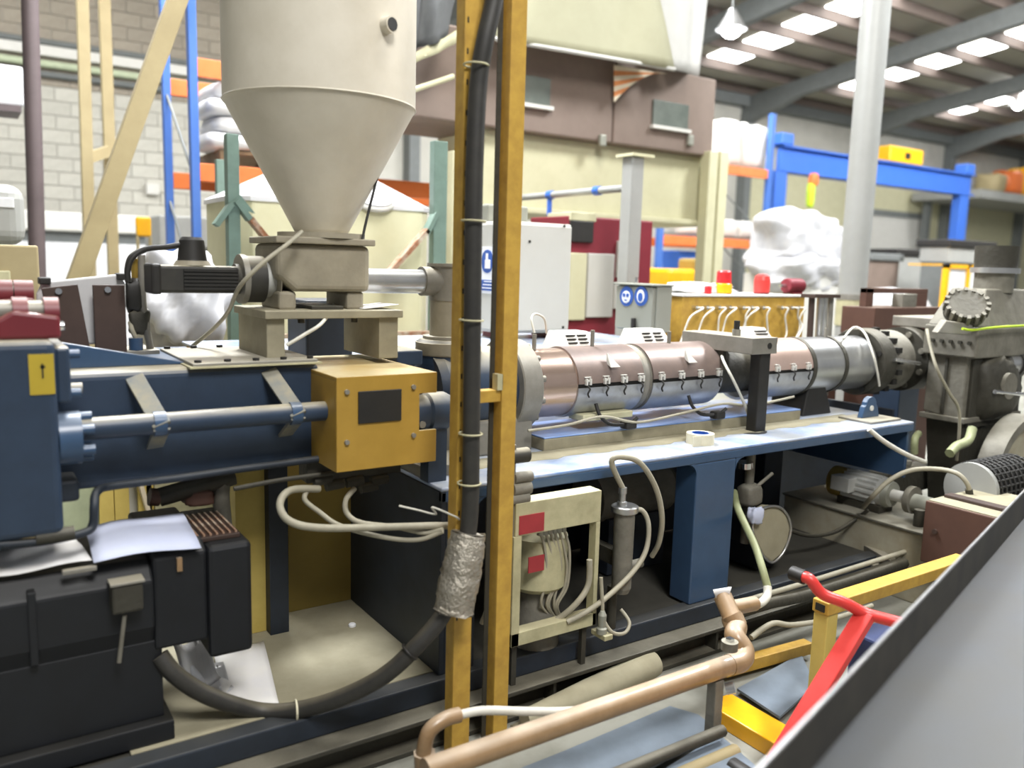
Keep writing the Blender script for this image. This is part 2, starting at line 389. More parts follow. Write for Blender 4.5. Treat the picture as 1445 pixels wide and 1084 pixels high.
# high-bay lamps seen below the roof
def lamp(p, label):
    t = T('high_bay_lamp', label, 'lamp', 'high bay lamps under the roof')
    p = Vector(p)
    t.part('reflector', MB().lathe([(.06, .3), (.1, .22), (.24, .0), (.235, .0), (.09, .21)], p, (0, 0, 1), 24), 'silver')
    t.part('bulb', MB().lump(p+Vector((0, 0, -.01)), (.3, .3, .22), 3, e=1, noise=0), 'skylight')
    t.part('hanger', MB().cyl(p+Vector((0, 0, .3)), (p.x, p.y, rz(p.y)-.02), .012), 'roof_steel')
    t.done()
    l = bpy.data.lights.new('lamp_light', 'POINT'); l.energy = 120; l.shadow_soft_size = .12; l.color = (.93, .96, 1)
    o = bpy.data.objects.new('lamp_light', l); COL.objects.link(o); o.location = p+Vector((0, 0, -.15))
lamp(P(1032, 42, Y=9.5), 'glowing high bay lamp hanging left of the grey round column')
lamp(P(1437, 148, Y=12.5), 'glowing high bay lamp at the right picture edge under rafters')
# ================================================================ far background
def rack(name, label, X0, X1, Y0, dp, zs, ztop, bw_, upr, side=0):
    t = T(name, label, 'rack')
    for x in (X0, X1):
        for y in (Y0, Y0+dp):
            t.part('upright', MB().box(x-bw_/2, x+bw_/2, y-.04, y+.04, 0, ztop), upr, .006)
        for i, z in enumerate((.4, 1.3, 2.2, 3.1)):
            if z+.8 < ztop:
                t.part('frame_brace', MB().bar((x, Y0, z), (x, Y0+dp, z+.8), .018, .018), 'roof_steel')
    for z in zs:
        for y in (Y0, Y0+dp):
            t.part('beam', MB().box(X0+bw_/2, X1-bw_/2, y-.03, y+.03, z-.14, z), 'rack_orange', .005)
    t.done()
    return t
def pallet(x, y, z, w, d, label, group):
    t = T('pallet', label, 'pallet', group)
    for i in range(5): t.part('deck_board', MB().box(x-w/2, x+w/2, y-d/2+d*i/5+.01, y-d/2+d*(i+1)/5-.02, z+.1, z+.125), 'wood')
    for i in range(3): t.part('bearer', MB().box(x-w/2+(w-.1)*i/2, x-w/2+(w-.1)*i/2+.1, y-d/2, y+d/2, z, z+.1), 'wood')
    t.done()
rk = P(275, 250, Y=7)
RX = rk.x
zlo = P(272, 229, Y=6.97).z; zhi = P(272, 80, Y=6.97).z
rack('pallet_rack', 'blue and orange pallet rack left behind the white hopper', RX, RX+2.8, 7.0, .95, (zlo, zhi), zhi+.65, .065, 'rack_blue')
pallet(RX+.75, 7.48, zlo, 1.1, .95, 'wooden pallet under white sacks on left rack', None)
gi = 0
for i in range(12):
    x, z = RX+.32+.4*(i % 3)+.04*(i//3 % 2), i//3
    one('sack', MB().lump((x, 7.27, zlo+.125+.07+.13*z), (.42, .6, .145), i, noise=.05), 'plastic_white',
        '%s white plastic sack in the %s layer of the pile on the left rack' % (('left', 'middle', 'right')[i % 3], ('bottom', 'second', 'third', 'top')[z]), 'sack', 'white sacks on left rack')
# middle rack, far
mx0 = P(930, 345, Y=9.5).x; mx1 = P(1078, 345, Y=9.5).x
mz1 = P(1010, 336, Y=9.5).z; mz2 = P(1050, 236, Y=9.5).z
rack('pallet_rack', 'distant blue and orange pallet rack beside the blue gantry', mx0, mx1, 9.5, 1.0, (mz1, mz2), P(1087, 160, Y=9.5).z, .1, 'rack_blue')
for i, px in enumerate((955, 985, 1012, 1040, 1064)):
    c = P(px, 318, Y=9.9); one('sack', MB().lump((c.x, 9.9, mz1+.17), (.5, .6, .3), 20+i, noise=.08), 'white',
        '%s pale sack in the row on the lower beam of the distant rack' % ('leftmost', 'second', 'middle', 'fourth', 'rightmost')[i], 'sack', 'sacks on lower beam of distant rack')
for i, (px, w) in enumerate(((1014, .5), (1046, .7))):
    c = P(px, 215, Y=9.9); one('bulk_bag', MB().lump((c.x, 9.95, mz2+.38), (w, .8, .7), 30+i, noise=.1), 'white',
        ['smaller pale bulk bag on top beam of the distant rack', 'larger pale bulk bag nearest the gantry on distant rack'][i], 'bag', 'bulk bags on distant rack')
c = P(960, 370, Y=9.9); one('storage_bin', MB().prism([(c.x-.2, 9.7, c.z-.15), (c.x+.2, 9.7, c.z-.15), (c.x+.26, 9.7, c.z+.18), (c.x-.26, 9.7, c.z+.18)], (0, .4, 0)), 'gantry_blue', 'blue plastic bin on the floor level of distant rack', 'bin', bevel=.02)
t = T('lift_truck', 'yellow machine with square hood below the distant rack', 'machine')
m = MB(); pbox(m, 945, 380, 1000, 420, 8.2, .9); t.part('body', m, 'amber', .05)
m = MB(); pbox(m, 985, 365, 1005, 400, 8.15, .4); t.part('hood', m, 'ochre', .04)
t.done()
# gantry
gz = P(1234, 229, Y=10).z; gx0 = P(1098, 225, Y=10).x; gx1 = P(1358, 255, Y=10).x
t = T('gantry_crane', 'bright blue steel gantry crane in the hall background', 'gantry')
zt, zb = P(1234, 226, Y=10).z, P(1234, 260, Y=10).z
t.part('top_flange', MB().box(gx0, gx1+.3, 9.88, 10.12, zt-.03, zt), 'gantry_blue')
t.part('web', MB().box(gx0, gx1+.3, 9.97, 10.03, zb, zt), 'gantry_blue')
t.part('bottom_flange', MB().box(gx0, gx1+.3, 9.88, 10.12, zb, zb+.03), 'gantry_blue')
for x in (gx0, gx1):
    t.part('leg', MB().box(x-.16, x+.16, 9.9, 10.1, 0, zb), 'gantry_blue', .01)
    t.part('foot_plate', MB().box(x-.3, x+.3, 9.7, 10.3, 0, .02), 'gantry_blue')
    t.part('end_stop', MB().box(x-.1, x+.22, 9.86, 10.14, zt, zt+.2), 'gantry_blue', .02)
t.done()
c = P(1270, 226, Y=10)
t = T('hoist', 'yellow hoist trolley riding on the blue gantry beam', 'hoist')
t.part('casing', MB().box(P(1246, 226, Y=10).x, P(1293, 226, Y=10).x, 9.85, 10.15, zt, zt+.3), 'amber', .03)
t.part('marking', MB().box(c.x-.08, c.x+.1, 9.84, 9.85, zt+.08, zt+.2), 'black')
t.done()
c = P(1147, 268, Y=9.7)
t = T('hanging_sling', 'small orange and lime item hanging below the gantry beam', 'sling')
t.part('upper_band', MB().lump((c.x, 9.7, c.z+.18), (.16, .12, .22), 3), 'rack_orange'); t.part('lower_band', MB().lump((c.x-.05, 9.7, c.z-.1), (.14, .1, .42), 4), 'lime')
t.part('cord', MB().cyl((c.x, 9.7, c.z+.25), (c.x, 9.7, zb+.02), .015), 'black')
t.done()
# shelf with goods at far right
t = T('mezzanine_shelf', 'grey overhead storage shelf at far right behind gantry', 'shelf')
a = P(1366, 270, Y=14); b = P(1470, 290, Y=14)
t.part('deck', MB().box(a.x, a.x+14, 13.6, 15.8, a.z-.2, a.z+.05), 'grey_box')
t.part('post', MB().box(a.x+9, a.x+9.2, 13.65, 13.85, 0, a.z-.2), 'roof_steel')
t.part('post', MB().box(a.x+.5, a.x+.7, 15.5, 15.7, 0, a.z-.2), 'roof_steel')
t.done()
for i, (px, w) in enumerate(((1402, .75), (1424, .8), (1444, .85))):
    c = P(px, 262, Y=14.3); one('goods_bundle', MB().lump((c.x, 14.4, a.z+.05+.36+.09*i), (w, .8, .6+.16*i), 50+i, noise=.08), ['tan', 'rack_orange', 'amber'][i],
        ['tan bundle, leftmost on the overhead shelf', 'orange bundle in the middle of the overhead shelf', 'yellow bundle at the right end of the overhead shelf'][i], 'bundle', 'goods on overhead shelf')
# roller door frame on the wall
t = T('door_1', kind='structure')
a = P(1232, 303, Y=WY-.05); b = P(1302, 310, Y=WY-.05)
t.part('door_1', MB().box(a.x, b.x, WY-.05, WY-.02, 0, b.z), 'white')
t.part('lintel', MB().box(a.x-.3, b.x+.2, WY-.1, WY-.02, b.z, b.z+.18), 'roof_steel')
t.part('jamb', MB().box(b.x, b.x+.2, WY-.1, WY-.02, 0, b.z), 'roof_steel')
t.done()
t = T('trim_1', kind='structure')
t.part('trim_1', MB().box(18.2, 45, WY-.045, WY-.02, 0, P(1300, 272, Y=WY).z), 'cream')
t.done()
# bulk bag and blurred goods in the middle distance
t = T('bulk_bag', 'large crumpled white bulk bag beside the grey round column', 'bag')
c = P(1146, 345, Y=7.2)
t.part('bag', MB().lump((c.x, 7.4, c.z+.02), (1.25, .9, .78), 61, e=.6, noise=.17, nu=60, nv=36), 'bag_white')
t.part('bag_skirt', MB().lump((c.x-.05, 7.35, c.z-.38), (1.4, 1.0, .5), 62, e=.6, noise=.2, nu=60, nv=30), 'bag_white')
t.part('pallet_box', MB().box(c.x-.55, c.x+.55, 6.95, 7.85, 0, c.z-.4), 'white')
t.done()
c = P(1275, 440, Y=6.6)
one('wrapped_roll', MB().lump((c.x, 6.8, c.z-.15), (1.1, .9, .9), 64, noise=.07, e=.6), 'film', 'white film wrapped goods right of the column base', 'goods')
def machine_box(name, label, cat, x0, y0, x1, y1, Y, dp, m, top=None, bev=.02):
    t = T(name, label, cat)
    mb = MB(); pbox(mb, x0, y0, x1, y1, Y, dp); zb_ = min(v.z for v in mb.v); xs = [v.x for v in mb.v]
    t.part('body', mb, m, bev)
    t.part('plinth', MB().box(min(xs)+.03, max(xs)-.03, Y+.03, Y+dp-.03, 0, zb_), 'roof_steel')
    if top: t.part('cap', MB().box(min(xs)-.05, max(xs)+.05, Y-.05, Y+dp+.05, max(v.z for v in mb.v), max(v.z for v in mb.v)+.12), top, bev)
    t.done(); return t
machine_box('machine_cabinet', 'grey blurred machine cabinet with dark top right of the column', 'cabinet', 1262, 362, 1330, 410, 9.0, 1.0, 'grey_box', 'black')
machine_box('machine_cabinet', 'brownish machine cabinet beside the white wrapped goods', 'cabinet', 1228, 368, 1268, 410, 8.4, .8, 'hood_brown', 'roof_steel')
machine_box('machine_cabinet', 'dark topped grey bench machine under the right gantry leg', 'cabinet', 1338, 350, 1400, 372, 7.6, .5, 'grey_box', 'black')
t = T('guard_frame', 'yellow framed machine guard with pale panels behind grey feeder', 'guard')
m = MB(); pbox(m, 1334, 374, 1395, 412, 6.8, .6); xs = [v.x for v in m.v]; zs = [v.z for v in m.v]; x0, x1, z1 = min(xs), max(xs), max(zs)
for xa, xb in ((x0, x0+.07), ((x0+x1)/2-.04, (x0+x1)/2+.04), (x1-.07, x1)): t.part('upright', MB().box(xa, xb, 6.78, 6.86, 0, z1), 'amber')
t.part('top_rail', MB().box(x0, x1, 6.78, 6.86, z1-.06, z1), 'amber')
for xa, xb in ((x0+.07, (x0+x1)/2-.04), ((x0+x1)/2+.04, x1-.07)): t.part('pane', MB().box(xa, xb, 6.81, 6.83, .3, z1-.06), 'film')
t.part('top_cover', MB().box(x0, x1, 6.86, 7.4, z1-.02, z1), 'amber')
t.done()
# grey round column
t = T('round_column', 'tall grey round steel column right of the bulk bag', 'column')
a = P(1228, 60, Y=4.6); b = P(1206, 400, Y=4.6); bx = P(1201, 430, Y=4.6).x
R_ = .5*(P(1238, 150, Y=4.6).x-P(1205, 150, Y=4.6).x)*.72
t.part('shaft', MB().cyl((bx, 4.6, 0), (bx, 4.6, rz(4.6)), R_, n=32), 'pole_grey')
zc_ = P(1205, 420, Y=4.6).z
t.part('base_band', MB().cyl((bx, 4.6, zc_-.25), (bx, 4.6, zc_), R_+.01, n=32), 'cream_dirty')
t.part('dark_band', MB().cyl((bx, 4.6, zc_-.02), (bx, 4.6, zc_+.03), R_+.015, n=32), 'steel_grey')
t.done()
# left background things
def pole(px0, py0, px1, py1, Y, r, m, name, label, square=False, ztop=None):
    a = P(px0, py0, Y=Y); b = P(px1, py1, Y=Y); d = (a-b).normalized()
    a = a+d*(((ztop or 6.5)-a.z)/d.z) if d.z > .3 else a
    b = b-d*((b.z)/d.z) if d.z > .3 else b
    mb = MB().bar(b, a, r*2, r*2, (0, 1, 0)) if square else MB().cyl(b, a, r)
    return one(name, mb, m, label, 'pole', bevel=.005 if square else 0)
pole(42, 0, 52, 345, 7.0, .055, 'pole_dark', 'dark_pole', 'thin dark upright pole at the far left')
pole(116, 0, 126, 345, 9.0, .05, 'tan', 'timber_upright', 'tan upright post left of the slanting timber', True)
pole(147, 0, 160, 380, 9.3, .05, 'tan', 'timber_upright', 'second tan upright post, crossed by the slanting timber', True)
pole(250, 0, 118, 370, 6.2, .06, 'tan', 'slanting_timber', 'thick tan timber prop slanting across the block wall', True, 4.6)
a = P(128, 222, Y=9.1); b = P(150, 215, Y=9.2)
one('cross_tie', MB().bar(P(122, 224, Y=9.1), P(154, 213, Y=9.2), .06, .1), 'tan', 'short tan tie between the two upright posts', 'tie')
t = T('wall_box', 'pale blue grey wall box at the upper left edge', 'box')
m = MB(); pbox(m, -30, 90, 34, 147, 8.0, .4); t.part('case', m, 'film', .02)
zz = min(v.z for v in m.v); xx = [v.x for v in m.v]
t.part('base_ledge', MB().box(min(xx)-.05, max(xx)-.03, 7.98, 8.4, zz-.05, zz), 'pole_dark')
t.part('mount', MB().box(min(xx), max(xx)-.2, 8.4, WY-.03, zz+.1, zz+.2), 'roof_steel')
t.done()
t = T('grey_cabinet', 'rounded grey machine cabinet at the left picture edge', 'cabinet')
m = MB(); pbox(m, -60, 258, 36, 345, 5.6, .6); t.part('case', m, 'grey_box', .08, seg=4)
m = MB(); pbox(m, -40, 278, 20, 292, 5.59, .02); t.part('display', m, 'film', .004)
xx = [v.x for v in m.v]
t.part('stand', MB().box(-.6, .15, 5.7, 6.1, 0, P(0, 345, Y=5.6).z), 'grey_box')
t.done()
t = T('cream_cupboard', 'cream cupboard with recessed panel at the left edge', 'cupboard')
m = MB(); pbox(m, -60, 345, 57, 470, 4.6, .6); mz = min(v.z for v in m.v); mxx = max(v.x for v in m.v); mnx = min(v.x for v in m.v); mxz = max(v.z for v in m.v)
t.part('body', MB().box(mnx, mxx, 4.6, 5.2, 0, mxz), 'tan', .01)
t.part('panel', MB().box(mnx+.1, mxx-.12, 4.585, 4.6, .3, mxz-.12), 'cream_dirty', .01)
t.done()
one('switch_box', MB().box(*[v for pr in ((P(205, 262, Y=WY-.04).x, P(223, 262, Y=WY-.04).x), (WY-.15, WY-.03), (P(214, 275, Y=WY-.04).z, P(214, 260, Y=WY-.04).z)) for v in pr]), 'white', 'small white switch box on the block wall', 'box', bevel=.01)
t = T('bench', 'long white topped bench against the block wall', 'bench')
a = P(60, 305, Y=12); b = P(290, 310, Y=12); z1 = P(180, 304, Y=12).z; z2 = P(180, 330, Y=12).z; z3 = P(180, 345, Y=12).z
t.part('upper_shelf', MB().box(a.x-1, b.x, 12, 13, z2, z1), 'white', .02)
t.part('dark_recess', MB().box(a.x-1, b.x, 12.1, 13, z3, z2), 'roof_steel')
t.part('front_panel', MB().box(a.x-1, b.x, 12.02, 13, 0, z3), 'film')
t.done()
t = T('yellow_chair', 'yellow plastic chair back by the far bench', 'chair')
m = MB(); pbox(m, 192, 306, 214, 334, 8.6, .05); cx = .5*(min(v.x for v in m.v)+max(v.x for v in m.v)); zb_ = min(v.z for v in m.v); zt_ = max(v.z for v in m.v); wx = max(v.x for v in m.v)-cx
t.part('backrest', m, 'amber', .02); t.part('seat', MB().box(cx-wx*1.3, cx+wx*1.3, 8.15, 8.6, .45, .49), 'amber', .02)
for sx in (-1, 1):
    t.part('rear_leg', MB().cyl((cx+sx*wx*.8, 8.62, 0), (cx+sx*wx*.8, 8.62, zb_+.1), .015), 'tan')
    t.part('front_leg', MB().cyl((cx+sx*wx, 8.2, 0), (cx+sx*wx, 8.2, .45), .015), 'tan')
t.done()
machine_box('grey_crate', 'grey storage cabinet behind the blue rack uprights', 'cabinet', 225, 305, 300, 350, 9.5, .8, 'grey_box')
c = P(262, 430, Y=4.65)
t = T('plastic_bag', 'translucent plastic bag of material beside the cream tank', 'bag')
t.part('bag', MB().lump((c.x, 4.75, c.z-.02), (.46, .4, .52), 71, e=.85, noise=.24, nu=48, nv=30), 'bag_white')
t.part('stool', MB().box(c.x-.2, c.x+.2, 4.56, 4.94, 0, c.z-.25), 'cream_dirty')
t.done()
# ================================================================ cream tank with lid, green frame
TY = 5.2
tx0 = P(334, 380, Y=TY).x; tx1 = P(612, 380, Y=TY).x; tz = P(470, 284, Y=TY).z; ty1 = TY+.8
t = T('cream_tank', 'big cream plastic tank with white pyramid lid behind the hopper', 'tank')
xm, ym = (tx0+tx1)/2, (TY+ty1)/2
ch = .1
poly = [(tx0+ch, TY, .05), (tx1-ch, TY, .05), (tx1, TY+ch, .05), (tx1, ty1-ch, .05), (tx1-ch, ty1, .05), (tx0+ch, ty1, .05), (tx0, ty1-ch, .05), (tx0, TY+ch, .05)]
t.part('body', MB().prism(poly, (0, 0, tz-.05)), 'tank_cream', .015)
lid = [Vector((p[0], p[1], tz+.0)) for p in poly]
lid = [Vector((xm+(p.x-xm)*1.02, ym+(p.y-ym)*1.02, tz)) for p in lid]
apx = .29
n = len(lid); top = [Vector((xm+(p.x-xm)*.2, ym+(p.y-ym)*.2, tz+apx)) for p in lid]; low = [p-Vector((0, 0, .03)) for p in lid]
m = MB().add(low+lid+top, [(i, (i+1) % n, n+(i+1) % n, n+i) for i in range(n)]+[(n+i, n+(i+1) % n, 2*n+(i+1) % n, 2*n+i) for i in range(n)]+[tuple(range(2*n, 3*n))])
lp = t.part('lid', m, 'plastic_white')
c = P(515, 290, Y=TY+.12)
t.part('manhole_ring', MB().torus((c.x+.02, TY+.1, tz+.06), (0, -.7, 1), .17, .018), 'white', under=lp)
t.part('manhole_cover', MB().cyl((c.x+.02, TY+.1, tz+.03), (c.x+.02, TY+.07, tz+.075), .155, n=28), 'plastic_white', under=lp)
t.done()
t = T('green_frame', 'grey green steel frame with rusty diagonal braces before the tank', 'frame')
FY = 5.05
gx = P(329, 340, Y=FY).x; gtop = P(329, 190, Y=FY).z
hx = P(618, 300, Y=FY).x; htop = P(620, 200, Y=FY).z
t.part('post', MB().box(gx-.035, gx+.035, FY-.035, FY+.035, 0, gtop), 'green_grey', .004)
t.part('post', MB().box(hx-.05, hx+.05, FY-.035, FY+.035, 0, htop), 'green_grey', .004)
t.part('post', MB().box(P(312, 250, Y=FY+1.2).x-.03, P(312, 250, Y=FY+1.2).x+.03, FY+1.2, FY+1.26, 0, P(312, 225, Y=FY+1.2).z), 'green_grey', .004)
def brace(a, b, m1):
    A = P(*a, Y=FY-.02); B = P(*b, Y=FY-.02)
    t.part('brace', MB().bar(A, B, .03, .075, (0, 1, 0)), m1)
brace((332, 284), (352, 310), 'green_grey'); brace((352, 308), (386, 350), 'rust'); brace((384, 347), (400, 372), 'green_grey')
brace((615, 300), (600, 330), 'green_grey'); brace((602, 325), (545, 388), 'rust')
brace((326, 288), (304, 318), 'green_grey')
t.part('cross_beam', MB().box(gx, hx, FY-.03, FY+.03, P(470, 470, Y=FY).z-.06, P(470, 470, Y=FY).z), 'rust')
t.part('gusset', MB().prism([(gx-.035, FY-.04, P(329, 290, Y=FY).z), (gx+.12, FY-.04, P(329, 300, Y=FY).z), (gx+.035, FY-.04, P(329, 275, Y=FY).z)], (0, .01, 0)), 'green_grey')
t.done()
# ================================================================ brown hooded machine with cream sheet
HY = 6.0
t = T('hooded_machine', 'brown panelled overhead machine with windows on cream legs', 'machine')
bx0 = P(560, 150, Y=HY).x; bx1 = P(866, 160, Y=HY).x; bx2 = P(1008, 170, Y=HY).x
ztop = P(985, 107, Y=HY).z; zbot = P(850, 200, Y=HY).z
for xa, xb in ((bx0, bx1-.008), (bx1+.008, bx2)):
    i = t.part('panel', MB().box(xa, xb, HY, HY+.9, zbot, ztop), 'hood_brown', .015)
for (x0, y0, x1, y1) in ((738, 108, 777, 148), (922, 144, 972, 180)):
    m = MB(); pbox(m, x0, y0, x1, y1, HY-.02, .06); w = t.part('window', m, 'glass_dark', .004)
    z_ = min(v.z for v in m.v); xs = [v.x for v in m.v]
    t.part('window_sill', MB().box(min(xs)-.02, max(xs)+.02, HY-.05, HY, z_-.03, z_), 'white', under=w)
zl0 = P(850, 300, Y=HY).z
t.part('cream_housing', MB().box(P(690, 240, Y=HY).x, P(1022, 240, Y=HY).x, HY+.12, HY+.9, zl0, zbot), 'cream', .01)
t.part('lower_ledge', MB().box(P(690, 240, Y=HY).x, P(1022, 240, Y=HY).x, HY+.04, HY+.9, zl0-.05, zl0), 'cream', .01)
for px, m_ in ((1015, 'cream'), (1000, 'cream'), (645, 'cream')):
    x = P(px, 300, Y=HY-.05).x; t.part('leg', MB().box(x-.06, x+.06, HY-.08, HY+.04, 0, P(px, 215, Y=HY).z), m_, .008)
x = P(932, 350, Y=HY).x; t.part('leg', MB().box(x-.09, x+.02, HY+.5, HY+.6, 0, zl0), 'cream', .008)
for px in (851, 975):
    c = P(px, 198, Y=HY-.03); t.part('latch', MB().box(c.x-.035, c.x+.035, HY-.04, HY, c.z-.05, c.z+.05), 'grey_cab', .01)
t.done()
def drape(c00, c01, c10, c11, nu, nv, amp, seed):
    rn = random.Random(seed); g = []; ph = rn.uniform(0, 6)
    for i in range(nv+1):
        row = []
        for j in range(nu+1):
            u, v = j/nu, i/nv
            p = (Vector(c00)*(1-u)+Vector(c01)*u)*(1-v)+(Vector(c10)*(1-u)+Vector(c11)*u)*v
            row.append(p+Vector((0, 1, .2))*amp*(math.sin(9*u+ph+2*v)+.5*math.sin(17*u+3*v)))
        g.append(row)
    return g
t = T('cream_canopy', 'cream plastic sheet canopy draped above the brown machine', 'sheet')
a = P(690, -40, Y=5.75); b = P(920, -40, Y=5.75); c = P(683, 52, Y=5.7); d = P(952, 98, Y=5.7)
t.part('sheet', MB().sheet(drape(a, b, c, d, 16, 8, .02, 1), (0, .012, 0)), 'canopy')
t.part('hem', MB().tube([c, (c+d)/2, d], .018), 'canopy_white')
e = P(1003, -40, Y=6.2); f_ = P(985, 108, Y=6.1)
t.part('end_flap', MB().sheet(drape(P(922, -40, Y=5.78), e, P(954, 98, Y=5.74), f_, 10, 8, .03, 2), (0, .012, 0)), 'canopy_white')
t.part('top_sheet', MB().sheet([[a, b, e], [a+Vector((0, 1.2, .1)), b+Vector((0, 1.2, .1)), e+Vector((0, 1, .1))]], (0, 0, .01)), 'canopy')
t.done()
t = T('tarpaulin', 'dark grey tarpaulin hanging between hopper and yellow post', 'tarpaulin')
t.part('sheet', MB().sheet(drape(P(575, -40, Y=5.6), P(650, -40, Y=5.6), P(580, 75, Y=5.6), P(640, 48, Y=5.6), 10, 8, .06, 5), (0, .012, 0)), 'tarp')
t.part('white_edge', MB().sheet(drape(P(578, 78, Y=5.58), P(650, 40, Y=5.58), P(580, 92, Y=5.58), P(652, 58, Y=5.58), 8, 2, .02, 6), (0, .01, 0)), 'cream')
t.part('rope', MB().cyl(P(580, 128, Y=5.58), P(640, 108, Y=5.58), .02), 'cream')
t.done()
t = T('striped_cloth', 'orange and white striped cloth hanging under the canopy', 'cloth')
A, B, C_ = P(867, 92, Y=5.9), P(942, 104, Y=5.9), P(867, 144, Y=5.9)
for i in range(7):
    u0, u1 = i/7, (i+1)/7
    m = MB().prism([A.lerp(C_, u0), A.lerp(C_, u1), B.lerp(C_, u1) if i == 9 else A.lerp(C_, u1).lerp(B, 1-u1), A.lerp(C_, u0).lerp(B, 1-u0*.999)], (0, .01, 0))
    t.part('stripe', m, 'stripe_orange' if i % 2 else 'stripe_white')
t.done()
# grey post and pipe beneath
t = T('pipe_stand', 'grey steel post with horizontal pipe behind the junction box', 'post')
c = P(891, 300, Y=4.5); zt = P(893, 222, Y=4.5).z
t.part('post', MB().box(c.x-.055, c.x+.055, 4.45, 4.56, 0, zt), 'pole_grey', .01)
t.part('cap', MB().box(c.x-.08, c.x+.12, 4.42, 4.6, zt, zt+.02), 'cream')
a = P(885, 264, Y=4.5); b = P(690, 283, X=c.x)
zp = a.z
t.part('pipe', MB().cyl((c.x, 4.52, zp), (c.x, 5.9, zp), .026), 'pole_grey')
for px in (842, 776):
    q = P(px, 268, X=c.x); t.part('pipe_clip', MB().cyl((c.x, q.y-.04, zp), (c.x, q.y+.02, zp), .034), 'gantry_blue')
q = P(776, 268, X=c.x); t.part('drop_pipe', MB().cyl((c.x, q.y, zp), (c.x, q.y, zp-.16), .02), 'gantry_blue')
t.done()
# maroon machine
t = T('maroon_machine', 'maroon control panel machine with white doors behind white cabinet', 'machine')
MY = 5.0
m = MB(); pbox(m, 800, 308, 918, 470, MY, .5); xs = [v.x for v in m.v]; zz = [v.z for v in m.v]
t.part('body', MB().box(min(xs), max(xs), MY, MY+.5, 0, max(zz)), 'maroon', .01)
for (x0, y0, x1, y1, mm) in ((806, 312, 838, 342, 'black'), (803, 357, 827, 452, 'cream'), (829, 358, 866, 448, 'white_cabinet'), (872, 340, 886, 392, 'white_cabinet'), (866, 398, 880, 436, 'white_cabinet')):
    m = MB(); pbox(m, x0, y0, x1, y1, MY-.025, .03); t.part('screen' if mm == 'black' else 'door', m, mm, .006)
m = MB(); pbox(m, 806, 300, 842, 312, MY-.02, .3); t.part('top_shelf', m, 'cream', .005)
t.done()
# ================================================================ things standing behind the barrel
t = T('white_cabinet', 'white electrical cabinet with blue safety sign behind the yellow posts', 'cabinet')
CY = 3.9
cx0, cx1 = P(709, 390, Y=CY).x, P(804, 390, Y=CY).x; cz0, cz1 = P(757, 470, Y=CY).z, P(757, 314, Y=CY).z
cyb = P(672, 390, X=cx0).y
t.part('body', MB().box(cx0, cx1, CY, cyb, cz0, cz1), 'white_cabinet', .008)
d2 = t.part('door', MB().box(cx0+.008, cx1-.008, CY-.015, CY, cz0+.015, cz1-.015), 'white_cabinet', .005)
d = t.part('side_door', MB().box(cx0-.012, cx0, CY+.01, cyb-.01, cz0+.015, cz1-.015), 'white_cabinet', .005)
sa, sb = P(699, 380, X=cx0-.013).y, P(679, 380, X=cx0-.013).y; sm = (sa+sb)/2
za_, zb_ = P(689, 414, X=cx0).z, P(689, 348, X=cx0).z
t.part('sign_plate', MB().box(cx0-.016, cx0-.012, sa-.01, sb+.01, za_, zb_), 'sign_white', under=d)
c = P(688, 369, X=cx0-.016); rs = .5*(P(688, 353, X=cx0-.016).z-P(688, 386, X=cx0-.016).z)
t.part('sign_disc', MB().cyl((cx0-.019, c.y, c.z), (cx0-.016, c.y, c.z), rs, n=28), 'sign_blue', under=d)
t.part('sign_hand', MB().box(cx0-.022, cx0-.019, c.y-.035, c.y+.02, c.z-.04, c.z+.01), 'sign_white', .003, under=d)
t.part('sign_finger', MB().box(cx0-.022, cx0-.019, c.y-.01, c.y+.012, c.z+.01, c.z+.045), 'sign_white', .003, under=d)
zq = P(688, 410, X=cx0).z; zr = P(688, 395, X=cx0).z
t.part('sign_text_panel', MB().box(cx0-.019, cx0-.016, sa, sb, zq, zr), 'sign_blue', under=d)
for i in range(3): t.part('sign_text_line', MB().box(cx0-.0205, cx0-.019, sa+.015, sb-.02-.012*i, zq+.012+.018*i, zq+.018+.018*i), 'sign_white', under=d)
for px, py in ((797, 319), (795, 462), (716, 319), (748, 341)):
    q = P(px, py, Y=CY-.02); t.part('screw', MB().cyl((q.x, CY-.02, q.z), (q.x, CY-.014, q.z), .008, n=8), 'black', under=d2)
t.part('foot', MB().box(cx0+.02, cx0+.1, CY+.03, cyb-.05, cz0-.03, cz0), 'red_dark'); t.part('foot', MB().box(cx1-.1, cx1-.02, CY+.03, cyb-.05, cz0-.03, cz0), 'red_dark')
t.part('top_vent', MB().box(cx0+.02, cx0+.3, CY+.2, CY+.4, cz1, cz1+.1), 'grey_cab', .01)
t.done()
# long cable trunking on yellow supports behind the machine
t = T('cable_trunking', 'yellow cable trunking with blue lid running behind the barrel', 'trunking')
zt = cz0-.035
t.part('body', MB().box(.95, 3.42, 3.35, 4.3, zt-.16, zt-.012), 'yellow')
t.part('lid', MB().box(.93, 3.44, 3.33, 4.32, zt-.012, zt), 'table_blue', .003)
for x in (1.1, 2.2, 3.3): t.part('support', MB().box(x-.04, x+.04, 3.8, 3.9, 0, zt-.16), 'yellow')
t.done()
t = T('wiring_trough', 'yellow terminal trunk with plugged white cables behind the barrel', 'trunk')
YY = 3.5
m = MB(); pbox(m, 961, 421, 1133, 500, YY, .4); xs = [v.x for v in m.v]; yx0, yx1 = min(xs), max(xs); yz1 = P(1045, 419, Y=YY).z; yz0 = P(1045, 500, Y=YY).z
t.part('body', MB().box(yx0, yx1, YY, YY+.4, yz0, yz1), 'yellow_post', .004)
t.part('white_lid', MB().box(yx0-.01, yx1+.01, YY-.01, YY+.42, yz1, yz1+.012), 'white', .003)
